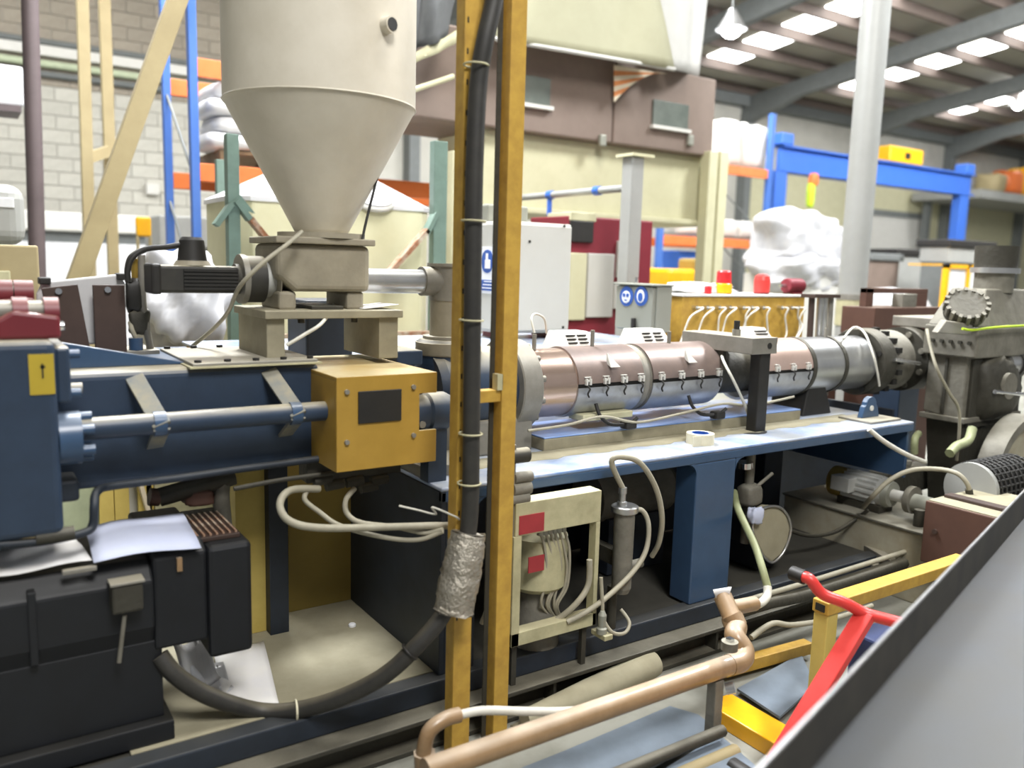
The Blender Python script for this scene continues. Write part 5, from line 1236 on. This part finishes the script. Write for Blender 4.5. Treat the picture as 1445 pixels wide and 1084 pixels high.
# ================================================================ under the right half of the bed
t = T('valve_block', 'dim steel valve on a pipe inside the right bed opening', 'valve')
c = P(1057, 680, Y=2.5)
t.part('pipe', MB().cyl((c.x, 2.5, .35), (c.x, 2.5, TZ-.06), .022), 'cast_grey'); t.part('body', MB().lump(P(1058, 698, Y=2.48), (.1, .09, .1), 5, noise=.06), 'cast_grey')
t.part('cap', MB().cyl(P(1052, 660, Y=2.47), P(1052, 652, Y=2.47), .035), 'chrome'); t.part('lever', MB().cyl(P(1062, 692, Y=2.46), P(1090, 668, Y=2.44), .008), 'cast_grey')
t.done()
t = T('teardrop_cover', 'dusty grey teardrop shaped pump cover inside the bed opening', 'cover')
pts = [(1063, 735), (1070, 722), (1085, 715), (1100, 716), (1111, 727), (1116, 745), (1112, 765), (1103, 783), (1090, 794), (1078, 786), (1068, 768), (1062, 750)]
t.part('cover', MB().prism([P(x, y, Y=2.42) for x, y in pts], (0, .05, 0)), 'dust_tray', .01)
t.part('rim', MB().tube([P(x, y, Y=2.415) for x, y in pts+pts[:1]], .006), 'silver')
t.part('blue_rag', MB().lump(P(1066, 728, Y=2.41), (.07, .04, .07), 8, noise=.2), 'paper_blue')
c = P(1090, 755, Y=2.47); t.part('pump_body', MB().cyl((c.x, 2.47, c.z), (c.x, 2.75, c.z), .09), 'blue_dark'); t.part('stand', MB().box(c.x-.06, c.x+.06, 2.5, 2.7, .2, c.z-.05), 'blue_dark')
t.done()
wire('dark_hose', [P(1105, 745, Y=2.5), P(1140, 756, Y=2.5), P(1175, 752, Y=2.5), P(1205, 735, Y=2.5), P(1225, 720, Y=2.45)], .01, 'cast_dark', 'dark hose sagging between teardrop cover and oil tank', 'hose')
# floor rails and pipes at base right
for i, (a, b, r, m_, l) in enumerate((((1085, 850), (1150, 835), .03, 'cast_dark', 'thick dirty pipe lying along the base frame at right'), ((1085, 838), (1145, 820), .012, 'hose_grey', 'thin dirty pipe above the thick pipe at right'))):
    A = P(*a, Y=2.2); wire('floor_pipe', [A-Vector((.2, 0, 0)), A, P(*b, Y=2.2), P(*b, Y=2.2)+Vector((.9, .02, 0))], r, m_, l, 'pipe')
wire('floor_hose', [P(1060, 900, Y=2.1), P(1090, 880, Y=2.1), P(1120, 882, Y=2.1), P(1180, 872, Y=2.1), P(1230, 855, Y=2.1)], .012, 'hose_grey', 'brown hose lying on the floor before the yellow rail', 'hose')
for i in range(2):
    a = P(1130+14*i, 716+10*i, Z=.2-.05*i); b = P(1262-8*i, 795+20*i, Z=.2-.05*i)
    one('floor_channel', MB().bar(a, b, .05, .03), 'steel_grey', ['upper steel channel running to the oil tank foot', 'lower steel channel running to the oil tank foot'][i], 'channel', bevel=.003)
# oil tank with pump
t = T('oil_tank', 'stained pale steel oil tank at the right end of the bed', 'tank')
OX = 3.86
t.part('body', MB().box(OX, OX+.55, 2.05, 2.95, .0, P(1255, 742, X=OX).z), 'concrete_tank', .006)
oz = P(1255, 742, X=OX).z
t.part('lid', MB().box(OX-.01, OX+.56, 2.04, 2.96, oz, oz+.012), 'cast_grey', .003)
t.done(); oz += .012
t = T('pump_motor', 'silver finned pump motor on the oil tank', 'motor')
c = P(1222, 690, X=4.0); mzc = c.z; MX = 4.02
ya, yb = P(1185, 680, X=MX).y, P(1252, 700, X=MX).y
t.part('body', MB().cyl((MX, yb, mzc), (MX, ya, mzc), .075, n=28), 'motor_grey')
fm = MB()
for i in range(11):
    q = math.radians(40+20*i); t.part('fin', MB().bar((MX+.078*math.cos(q), yb+.03, mzc+.078*math.sin(q)), (MX+.078*math.cos(q), ya-.05, mzc+.078*math.sin(q)), .006, .012, (0, 0, 1)), 'motor_grey')
t.part('fan_cowl', MB().cyl((MX, ya-.05, mzc), (MX, ya+.03, mzc), .082, n=28), 'ochre')
t.part('terminal_box', MB().box(MX-.13, MX-.05, (ya+yb)/2, ya-.03, mzc-.02, mzc+.06), 'motor_grey', .006)
t.part('end_bell', MB().cyl((MX, yb-.03, mzc), (MX, yb, mzc), .065, .075, n=28), 'grey_cab')
t.part('coupling', MB().cyl((MX, yb-.12, mzc), (MX, yb-.03, mzc), .03), 'white')
t.part('pump_flange', MB().cyl((MX, yb-.15, mzc), (MX, yb-.12, mzc), .07, n=28), 'cast_grey')
t.part('pump_body', MB().cyl((MX, yb-.28, mzc-.01), (MX, yb-.15, mzc-.01), .045), 'grey_cab')
for dx in (-.02, .06): t.part('pump_port', MB().cyl((MX+dx-.05, yb-.22, mzc-.02), (MX+dx-.05, yb-.22, oz), .025), 'cast_dark')
t.part('foot', MB().box(MX-.06, MX+.06, yb, ya-.03, oz, mzc-.065), 'cast_dark', .004)
t.done()
wire('pump_hose', [P(1218, 716, Y=2.45), P(1232, 700, Y=2.35), P(1255, 678, Y=2.3), P(1285, 664, Y=2.25), P(1320, 662, Y=2.2), P(1350, 668, Y=2.1), P(1366, 685, Y=2.05), P(1368, 705, Y=2.05)], .012, 'hose_grey', 'grey hose arching over the pump to the right', 'hose')
one('pipe_elbow', MB().tube([P(1330, 715, Y=2.1), P(1355, 712, Y=2.07), P(1368, 708, Y=2.05), P(1367, 690, Y=2.05)], .018), 'cast_dark', 'dark pipe elbow at the end of the arching hose', 'fitting')
wire('grey_hose', [P(1226, 606, Y=2.34), P(1250, 625, Y=2.3), P(1280, 642, Y=2.3), P(1305, 652, Y=2.3)], .012, 'hose_white', 'pale grey hose leaving the bed end over the pump', 'hose')
t = T('valve_manifold', 'steel valve manifold with round caps behind the pump', 'valves')
for px, py, h in ((1247, 648, .1), (1265, 652, .09), (1280, 650, .12), (1294, 656, .08)):
    c = P(px, py, Y=2.72); t.part('valve', MB().lathe([(0, 0), (.03, 0), (.03, h*.5), (.022, h*.55), (.022, h*.8), (.028, h*.82), (.028, h), (0, h)], (c.x, 2.72, c.z-h), (0, 0, 1), 16), 'cast_grey' if px != 1265 else 'silver')
a = P(1240, 668, Y=2.72); b = P(1305, 672, Y=2.72); t.part('block', MB().box(a.x, b.x, 2.66, 2.78, b.z-.06, a.z+.01), 'cast_dark', .005)
t.part('stand', MB().box(a.x+.05, b.x-.05, 2.68, 2.76, oz, b.z-.06), 'cast_dark')
t.done()
one('shade_sheet', MB().box(4.44, 4.46, 2.7, 3.5, 0, TZ-.02), 'blue_dark', 'added dark sheet for the shade behind the pump motor', 'screen', bevel=.003)  # added dark sheet, stands in for the black shade under the bed end
# caged fan motor
t = T('caged_motor', 'motor with black square grid cage and pale end disc', 'motor')
c = P(1368, 690, Y=2.1); R_ = .132; L_ = .42; fo = Vector((c.x, 2.1, c.z))
t.part('end_disc', MB().cyl(fo, fo+Vector((.03, 0, 0)), R_, n=36), 'grey_box'); t.part('drum', MB().cyl(fo+Vector((.03, 0, 0)), fo+Vector((L_, 0, 0)), R_-.015, n=36), 'black')
for i in range(9): t.part('cage_ring', MB().torus(fo+Vector((.05+.044*i, 0, 0)), (1, 0, 0), R_, .006, n=36, k=6), 'black')
for i in range(26):
    q = 2*math.pi*i/26; v = Vector((0, math.cos(q), math.sin(q)))*R_; t.part('cage_bar', MB().cyl(fo+v+Vector((.03, 0, 0)), fo+v+Vector((L_, 0, 0)), .005, n=6), 'black')
t.part('pedestal', MB().box(fo.x+.08, fo.x+L_-.08, 2.02, 2.18, 0, fo.z-R_+.02), 'cast_dark')
t.done()
# brown box in front
t = T('brown_box', 'brown painted steel box at the right foreground', 'box')
bz = .55; a = P(1306, 706, Z=bz); bxx = a.x
t.part('body', MB().box(bxx, bxx+.5, 1.45, a.y, .25, bz), 'brown', .006)
t.part('stand', MB().box(bxx+.05, bxx+.45, 1.5, a.y-.05, 0, .25), 'brown_dark')
c = P(1320, 750, X=bxx); t.part('bolt', MB().cyl((bxx-.01, c.y, c.z), (bxx, c.y, c.z), .012, n=8), 'brown_dark')
t.part('top_strip', MB().box(bxx+.12, bxx+.18, 1.5, a.y-.02, bz, bz+.02), 'brown_dark', .005)
t.part('dust_tray', MB().box(bxx+.01, bxx+.49, 1.46, a.y-.01, bz, bz+.004), 'dust_tray')
t.done()
# grey side feeder machine
t = T('side_feeder', 'dirty grey cast side feeder with round chimney at right', 'feeder')
SY = 2.42; sx = P(1364, 520, Y=SY).x; syb = P(1306, 560, X=sx).y
z_top = P(1364, 470, Y=SY).z; z_mid = P(1364, 508, Y=SY).z; z_bot = P(1360, 592, Y=SY).z
t.part('chute', MB().prism([(sx, SY, z_top), (sx, syb, z_top), (sx, syb+.01, z_bot+.02), (sx, SY, z_bot-.01)], (.6, 0, 0)), 'cast_grey', .008)
t.part('front_web', MB().box(sx+.04, sx+.6, SY-.02, SY+.02, z_bot-.05, z_mid), 'cast_dark', .006)
t.part('belly', MB().lump((sx+.3, SY-.02, (z_mid+z_bot)/2), (.4, .16, .36), 12, noise=.12, e=.7), 'cast_dark')
hz = P(1364, 448, Y=SY).z
t.part('head', MB().box(sx-.03, sx+.9, SY-.06, syb+.03, P(1364, 505, Y=SY).z, P(1364, 462, Y=SY).z), 'cast_grey', .01)
hz1_, hz2_ = P(1364, 462, Y=SY).z, P(1395, 408, Y=SY).z
t.part('cone_top', MB().add([(sx-.02, SY-.05, hz1_), (sx+.85, SY-.05, hz1_), (sx+.85, syb+.02, hz1_), (sx-.02, syb+.02, hz1_), (sx+.16, SY+.02, hz2_), (sx+.62, SY+.02, hz2_), (sx+.62, syb-.0, hz2_), (sx+.16, syb-.0, hz2_)],
    [(0, 3, 2, 1), (4, 5, 6, 7), (0, 1, 5, 4), (1, 2, 6, 5), (2, 3, 7, 6), (3, 0, 4, 7)]), 'cast_grey', .01)
cc = P(1402, 400, Y=SY+.1); zc2, zc3 = P(1402, 383, Y=SY+.1).z, P(1402, 347, Y=SY+.1).z
rch = .5*(P(1430, 370, Y=SY+.1).x-P(1374, 370, Y=SY+.1).x)*.52
ch_ = t.part('chimney', MB().cyl((cc.x, SY+.1, hz2_-.02), (cc.x, SY+.1, zc2), rch*.9, n=28), 'cast_grey')
t.part('chimney_collar', MB().cyl((cc.x, SY+.1, zc2-.01), (cc.x, SY+.1, zc2+.02), rch*1.12, n=28), 'silver', under=ch_)
t.part('chimney_top', MB().lathe([(rch*.96, zc2+.02), (rch, zc3), (rch*.9, zc3), (rch*.88, zc2+.05), (0, zc2+.05)], (cc.x, SY+.1, 0), (0, 0, 1), 28), 'cast_dark', under=ch_)
g0 = P(1364, 432, Y=SY-.03); gn = Vector((-.55, -.45, .7)).normalized(); gu, gv, _ = frame(gn)
gd = t.part('gear_disc', MB().cyl(g0-gn*.06, g0+gn*.02, .105, .1, n=32), 'cast_dark')
t.part('gear_hub', MB().lathe([(.07, .02), (.06, .005), (0, .004)], g0, gn, 24), 'cast_dark', under=gd)
for i in range(16):
    q = math.radians(i*22.5); p = g0+(gu*math.cos(q)+gv*math.sin(q))*.102
    t.part('gear_tooth', MB().bar(p-gn*.03, p+gn*.028, .018, .022, gu*math.cos(q)+gv*math.sin(q)), 'cast_grey', under=gd)
for i in range(5):
    p = Vector((sx-.032, SY-.02+(syb-SY)*i/4.2, P(1364, 484, Y=SY).z)); t.part('head_bolt', MB().cyl(p-Vector((.012, 0, 0)), p, .012, n=6), 'cast_dark')
t.part('chute_flange', MB().box(sx-.02, sx+.62, SY-.025, syb+.02, z_bot-.02, z_bot+.01), 'cast_grey', .004)
t.part('chute_rib', MB().box(sx-.012, sx, (SY+syb)/2-.008, (SY+syb)/2+.008, z_bot+.02, z_mid), 'cast_dark', .002)
t.part('inspection_cover', MB().cyl((sx+.28, SY-.11, (z_mid+z_bot)/2+.02), (sx+.28, SY-.08, (z_mid+z_bot)/2+.02), .075, n=28), 'cast_grey')
t.part('hinge_block', MB().prism([P(1322, 470, Y=SY-.02), P(1370, 474, Y=SY-.08), P(1374, 458, Y=SY-.08), P(1335, 452, Y=SY-.02)], (.05, .06, 0)), 'steel_grey', .006)
t.part('lower_apron', MB().prism([(sx+.02, SY, z_bot), (sx+.02, syb, z_bot), (sx+.1, syb-.02, .25), (sx+.1, SY+.02, .25)], (.5, 0, 0)), 'cast_dark', .006)
t.part('foot', MB().box(sx+.1, sx+.6, SY, syb, 0, .26), 'cast_dark')
fo = P(1440, 515, Y=SY-.06); t.part('side_shaft', MB().cyl((fo.x-.1, SY+.0, fo.z), (fo.x+.5, SY+.0, fo.z), .075, n=28), 'silver'); t.part('shaft_collar', MB().cyl((fo.x+.0, SY, fo.z), (fo.x+.06, SY, fo.z), .085, n=28), 'black')
t.part('gas_strut', MB().cyl(P(1404, 553, Y=SY-.1), P(1460, 558, Y=SY-.1), .012), 'chrome')
t.done()
wire('yellow_wire', [P(1358, 464, Y=SY-.09), P(1372, 466, Y=SY-.1), P(1395, 463, Y=SY-.1), P(1420, 461, Y=SY-.1), P(1460, 459, Y=SY-.1)], .007, 'lime', 'bright yellow wire tied across the side feeder', 'wire')
wire('grey_tube', [P(1308, 465, Y=2.55), P(1312, 485, Y=2.5), P(1322, 520, Y=2.42), P(1340, 555, Y=2.4), P(1352, 575, Y=2.39), P(1354, 605, Y=2.39), P(1350, 650, Y=2.4)], .009, 'hose_grey', 'grey tube running down the side feeder face', 'tube')
wire('bent_tube', [P(1372, 605, Y=2.3), P(1366, 622, Y=2.28), P(1350, 630, Y=2.27), P(1340, 640, Y=2.26)], .025, 'hose_green', 'short bent pale green tube below the side feeder', 'tube')
wire('cream_hose', [P(1296, 612, Y=2.6), P(1291, 620, Y=2.55), P(1290, 640, Y=2.55)], .02, 'hose_green', 'stubby pale hose end beside the bed corner', 'hose')
# round drum at far right
t = T('round_drum', 'large rusty round drum rim at the right edge', 'drum')
dc = P(1450, 676, Y=2.2); R_ = .36
t.part('rim', MB().lathe([(R_-.05, 0), (R_, 0), (R_, .12), (R_-.05, .12), (R_-.05, 0)], (dc.x, 2.2, dc.z), (0, 1, 0), 48), 'cast_grey')
t.part('face', MB().lathe([(0, .03), (R_-.05, .03)], (dc.x, 2.2, dc.z), (0, 1, 0), 48), 'concrete_tank')
t.part('stand', MB().box(dc.x-.15, dc.x+.15, 2.22, 2.3, 0, dc.z-R_+.03), 'cast_dark')
t.done()
# brown die frame behind the barrel end
t = T('steel_rack', 'brown steel die frame with open top rail behind barrel end', 'frame')
DY = 3.25
m = MB(); pbox(m, 1234, 434, 1325, 472, DY, .25); t.part('block', m, 'brown', .005)
x0, x1 = min(v.x for v in m.v), max(v.x for v in m.v); z1 = max(v.z for v in m.v); z0 = min(v.z for v in m.v)
zt1 = P(1280, 408, Y=DY).z; zt0 = P(1280, 415, Y=DY).z
t.part('top_rail', MB().box(x0+.04, x1, DY+.1, DY+.15, zt0, zt1), 'brown', .003)
t.part('stanchion', MB().box(x0+.04, x0+.12, DY+.1, DY+.15, z1, zt1), 'brown', .003)
t.part('stanchion', MB().box(x1-.2, x1, DY+.1, DY+.15, z1, zt0), 'brown', .003)
t.part('valve_box', MB().box((x0+x1)/2-.05, (x0+x1)/2+.12, DY+.02, DY+.1, z1, z1+.09), 'cast_grey', .004)
for px in (1271, 1299): q = P(px, 454, Y=DY); t.part('bolt', MB().cyl((q.x, DY-.012, q.z), (q.x, DY, q.z), .016, n=6), 'brown_dark')
t.part('pedestal', MB().box(x0+.1, x1, DY, DY+.25, 0, z0), 'brown')
t.done()
a = P(1258, 464, Y=2.95); b = P(1318, 475, Y=2.95)
t = T('die_bridge', 'grey steel bridge plate on top of the barrel end', 'plate')
t.part('plate', MB().box(a.x, b.x+.1, 2.62, 2.95, AZ+.19, AZ+.25), 'steel_grey', .005); t.part('bar', MB().box(a.x-.05, b.x+.15, 2.64, 2.66, AZ+.25, AZ+.26), 'cream'); t.done()
t = T('brown_pedestal', 'brown and blue pedestal below the barrel end', 'pedestal')
m = MB(); pbox(m, 1206, 548, 1258, 600, 3.1, .3); t.part('brown_face', MB().box(min(v.x for v in m.v), max(v.x for v in m.v), 3.52, 3.7, 0, AZ-.1), 'brown', .004)
m = MB(); pbox(m, 1258, 545, 1285, 600, 3.1, .3); t.part('blue_face', MB().box(min(v.x for v in m.v), max(v.x for v in m.v), 3.05, 3.24, 0, AZ-.2), 'blue', .004)
t.part('cap_plate', MB().box(P(1280, 545, Y=3.05).x, P(1306, 545, Y=3.05).x, 3.05, 3.2, AZ-.25, AZ-.1), 'cast_grey', .004); t.done()
# ================================================================ foreground
PP = 1.8
t = T('pipe_run', 'rusty copper coloured pipe run with tee in the foreground', 'pipe')
A = P(600, 1092, Y=PP); B = P(1046, 930, Y=PP); pr = .034
zp = (A.z+B.z)/2
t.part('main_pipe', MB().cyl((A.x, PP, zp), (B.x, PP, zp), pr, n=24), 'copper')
xe = P(628, 1080, Y=PP).x
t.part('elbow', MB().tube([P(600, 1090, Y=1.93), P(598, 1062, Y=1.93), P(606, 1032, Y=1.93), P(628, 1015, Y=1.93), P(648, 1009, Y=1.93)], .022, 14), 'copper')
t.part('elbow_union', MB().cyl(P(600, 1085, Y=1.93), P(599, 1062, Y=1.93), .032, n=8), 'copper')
t.part('branch_pipe', MB().tube([P(645, 1010, Y=1.93), P(680, 1003, Y=1.92), P(740, 1004, Y=1.88), P(800, 1004, Y=1.85), P(850, 998, Y=1.82)], .013, 12), 'hose_white')
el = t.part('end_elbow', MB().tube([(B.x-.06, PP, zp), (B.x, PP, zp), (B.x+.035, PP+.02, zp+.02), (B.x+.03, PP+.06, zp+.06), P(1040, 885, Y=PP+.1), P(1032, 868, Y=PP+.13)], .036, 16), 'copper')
p0, p1 = P(1040, 888, Y=PP+.1), P(1020, 842, Y=PP+.2)
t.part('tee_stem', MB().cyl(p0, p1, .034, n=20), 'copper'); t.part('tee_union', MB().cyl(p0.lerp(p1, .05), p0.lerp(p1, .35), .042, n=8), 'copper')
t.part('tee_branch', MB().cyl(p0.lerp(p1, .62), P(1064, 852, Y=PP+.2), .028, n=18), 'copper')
t.part('torn_tape', MB().sheet([[p1+Vector((-.035, 0, .0)), p1+Vector((0, -.03, .02)), p1+Vector((.035, 0, .0))], [p1+Vector((-.04, .01, .03)), p1+Vector((.01, -.03, .045)), p1+Vector((.03, 0, .03))]], (0, .004, 0)), 'paper')
pl = P(1030, 905, Y=PP-.02); t.part('plug', MB().cyl(pl-Vector((0, 0, .03)), pl, .028, n=18), 'cast_grey'); t.part('plug_square', MB().box(pl.x-.01, pl.x+.01, pl.y-.01, pl.y+.01, pl.z, pl.z+.012), 'chrome')
sp = P(1010, 960, Y=PP); 
for dx in (-.06,): t.part('bracket', MB().box(sp.x-.02, sp.x+.02, PP-.02, PP+.02, 0, zp-pr), 'cast_grey', .003)
t.part('bracket_foot', MB().box(sp.x-.06, sp.x+.06, PP-.06, PP+.06, 0, .012), 'cast_grey')
t.part('bracket_bolt', MB().cyl((sp.x+.03, PP-.02, zp-.07), (sp.x+.05, PP-.04, zp-.06), .02, n=10), 'silver')
xm_ = P(660, 1084, Y=PP).x; t.part('rear_bracket', MB().box(A.x+.1, A.x+.14, PP-.02, PP+.02, 0, zp-pr), 'cast_grey')
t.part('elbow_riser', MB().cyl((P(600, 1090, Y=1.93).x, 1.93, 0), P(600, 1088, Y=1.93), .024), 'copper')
t.done()
t = T('supply_hose', 'pale green and white hose rising from the pipe tee', 'hose')
q0 = P(1062, 852, Y=PP+.2)
t.part('white_end', MB().tube([q0, P(1072, 852, Y=2.03), P(1082, 842, Y=2.06), P(1083, 828, Y=2.08)], .017, 12), 'hose_white')
t.part('green_length', MB().tube([P(1083, 828, Y=2.08), P(1075, 800, Y=2.12), P(1065, 770, Y=2.2), P(1052, 742, Y=2.3), P(1040, 715, Y=2.38), P(1036, 695, Y=2.5)], .016, 12), 'hose_green'); t.done()
# lower parallel pipes and rails under the copper pipe
for i, (y0, z, r, m_, l) in enumerate(((1.74, .09, .02, 'cast_dark', 'dark thin pipe parallel under the copper pipe'), (1.68, .05, .022, 'tan', 'tan pipe on the floor parallel to the copper pipe'))):
    wire('parallel_pipe', [(.75, y0, z), (1.5, y0, z), (2.05, y0, z)], r, m_, l, 'pipe')
# lying dusty roll
a = P(760, 1010, Y=2.02); b = P(918, 935, Y=2.16)
t = T('dusty_roll', 'dusty grey roll of sheeting lying on the floor', 'roll')
t.part('roll', MB().tube([P(740, 1015, Z=.045), P(830, 978, Z=.045), P(922, 936, Z=.06)], [.03, .05, .055], 16), 'dust_tray'); t.part('flap', MB().sheet([[P(720, 1025, Z=.006), P(800, 990, Z=.03), P(880, 950, Z=.04)], [P(760, 1040, Z=.003), P(840, 1005, Z=.003), P(920, 965, Z=.003)]], (0, 0, .004)), 'dust_tray'); t.done()
# floor plates
def fplate(pp, m_, label, z=.03, th=.01):
    return one('floor_plate', MB().prism([P(x, y, Z=z) for x, y in pp], (0, 0, th)), m_, label, 'plate')
fplate([(680, 1110), (800, 1062), (945, 1000), (985, 1012), (1010, 1032), (880, 1110)], 'plate_blue', 'blue grey floor plate left of the yellow floor beam', .03)
fplate([(905, 1110), (1015, 1040), (1065, 1084), (1080, 1110)], 'plate_blue', 'blue grey floor plate nearest the camera by the red trolley', .045)
fplate([(1040, 975), (1130, 925), (1150, 970), (1100, 1015)], 'plate_blue', 'blue grey floor plate under the yellow rail', .02)
t = T('floor_beam', 'yellow steel floor beam with bright edges near the red handle', 'beam')
zb = .06; a, b = P(1012, 985, Z=zb), P(1110, 1058, Z=zb)
t.part('beam', MB().box(a.x-.06, a.x+.07, 1.3, a.y, .0, zb), 'amber', .004)
t.part('rail', MB().bar(P(1020, 945, Z=.05), P(1140, 912, Z=.05), .05, .05), 'yellow_post', .003)
t.done()
t = T('yellow_rail', 'low yellow guard rail with post beside the red handle', 'rail')
c = P(1150, 985, Z=0); rz0 = P(1158, 848, Y=PP).z
t.part('post', MB().box(c.x-.035, c.x+.03, PP-.03, PP+.03, 0, rz0-.002), 'yellow_pale', .004)
t.part('top_rail', MB().box(c.x-.04, c.x+.95, PP-.035, PP+.035, rz0-.05, rz0), 'yellow_post', .004)
t.part('far_post', MB().box(c.x+.88, c.x+.94, PP-.03, PP+.03, 0, rz0-.05), 'yellow_pale', .004)
t.part('end_hole', MB().box(c.x-.042, c.x-.04, PP-.02, PP+.02, rz0-.04, rz0-.012), 'black')
t.done()
t = T('red_trolley_handle', 'red tubular trolley handle with black grip', 'handle')
A = P(1143, 818, Y=1.62); B = P(1300, 888, Y=1.36); C_ = P(1222, 866, Y=1.49); D = P(1075, 1110, Z=.04)
t.part('tube', MB().tube([A+Vector((.0, .035, .0)), A, P(1160, 838, Y=1.59), P(1190, 850, Y=1.54), C_, P(1265, 878, Y=1.41), B], .019, 16), 'red_bright')
t.part('grip', MB().cyl(A+Vector((.0, .07, .0)), A+Vector((0, .02, 0)), .024, n=18), 'black')
t.part('leg', MB().bar(C_, D, .06, .03, (1, 0, 0)), 'red_bright', .004)
t.part('wheel_axle', MB().cyl(D+Vector((0, -.12, .0)), D+Vector((0, .12, .0)), .03), 'black')
t.done()
c = P(1235, 895, Y=1.7); one('blue_crate', MB().box(c.x-.1, c.x+.2, 1.6, 1.74, 0, c.z+.02), 'navy', 'dark blue box behind the red handle', 'box', bevel=.01)
# tray table
t = T('tray_table', 'grey steel tray table with dark raised lip in right foreground', 'table')
lz = .92; tz_ = .82
E0, E1 = P(1045, 1110, Z=lz), P(1480, 655, Z=lz)
ed = (E1-E0).normalized(); nn = Vector((ed.y, -ed.x, 0))
if nn.dot(Vector((1, -.3, 0))) < 0: nn = -nn
E0 = E0-ed*.5; E1 = E1+ed*.5; wd_ = .75
t.part('top', MB().prism([E0-Vector((0, 0, lz-tz_+.01)), E1-Vector((0, 0, lz-tz_+.01)), E1+nn*wd_-Vector((0, 0, lz-tz_+.01)), E0+nn*wd_-Vector((0, 0, lz-tz_+.01))], (0, 0, .01)), 'plate_grey')
t.part('lip', MB().prism([E0+nn*.0-Vector((0, 0, lz-tz_+.03)), E1-Vector((0, 0, lz-tz_+.03)), E1+nn*.006-Vector((0, 0, lz-tz_+.03)), E0+nn*.006-Vector((0, 0, lz-tz_+.03))], (0, 0, lz-tz_+.03)), 'dark_bar', .0015)
t.part('lip_trim', MB().tube([E0+nn*.002, E1+nn*.002], .0035, 8, smooth=False), 'silver')
for u, w in ((.1, .05), (.9, .05), (.1, .7), (.9, .7)):
    p = E0.lerp(E1, u)+nn*w; t.part('leg', MB().box(p.x-.02, p.x+.02, p.y-.02, p.y+.02, 0, tz_-.01), 'dark_bar')
t.done()
# white raised panel with brown brackets behind the gear head
t = T('cooler_panel', 'pale metal panel on two brown brackets behind the gear head', 'panel')
VY = 2.95
pts = [(52, 415), (60, 398), (168, 387), (178, 402), (178, 470), (165, 486), (62, 486), (54, 470)]
t.part('panel', MB().prism([P(x, y, Y=VY+.05) for x, y in pts], (0, .03, 0)), 'panel_pale', .006)
for a, b, w in (((84, 404), (104, 490), .1), ((153, 402), (157, 497), .092)):
    A = P(*a, Y=VY); B = P(*b, Y=VY); i = t.part('bracket', MB().bar(A, Vector((B.x, B.y, GT)), .02, w, (1, 0, 0)), 'brown_dark', .002)
    t.part('bolt', MB().cyl(A+Vector((-.005, -.02, -.015)), A+Vector((-.005, .01, -.015)), .01, n=8), 'chrome', under=i)
for x, y in ((62, 396), (171, 390)): q = P(x, y, Y=VY+.05); t.part('corner_pad', MB().box(q.x-.015, q.x+.018, VY+.03, VY+.09, q.z-.012, q.z+.01), 'black', .004)
t.part('base_angle', MB().box(P(100, 495, Y=VY).x, P(172, 495, Y=VY).x, VY-.02, VY+.08, GT, GT+.012), 'brown_dark')
t.done()
# valve cluster with pipes
t = T('pipe_cluster', 'vertical pipes and blue capped sensor behind the gearbox cover', 'pipes')
VX = P(190, 490, Y=3.02)
t.part('pipe', MB().tube([P(181, 398, Y=3.02), P(180, 380, Y=3.02), P(186, 362, Y=3.02), P(205, 352, Y=3.02)], .01), 'cast_dark')
a = P(200, 360, Y=3.02); b = P(212, 497, Y=3.02); t.part('riser', MB().tube([a, P(201, 420, Y=3.02), P(206, 460, Y=3.02), Vector((b.x, 3.02, GT+.02))], .012), 'steel_grey')
t.part('brass_riser', MB().cyl(P(190, 365, Y=3.05), P(193, 450, Y=3.05), .012), 'brass')
t.part('block', MB().lump(P(188, 418, Y=3.03), (.045, .045, .11), 14, noise=.15), 'black'); t.part('lower_block', MB().lump(P(196, 455, Y=3.03), (.06, .05, .08), 15, noise=.15), 'cast_dark')
c = P(192, 492, Y=3.0); t.part('sensor_cap', MB().cyl((c.x, 3.0, GT+.02), (c.x, 3.0, GT+.06), .022, n=18), 'blue_clean'); t.part('sensor_lead', MB().tube([(c.x, 3.0, GT+.06), P(186, 465, Y=3.0), P(184, 455, Y=3.02)], .008), 'hose_grey')
t.done()
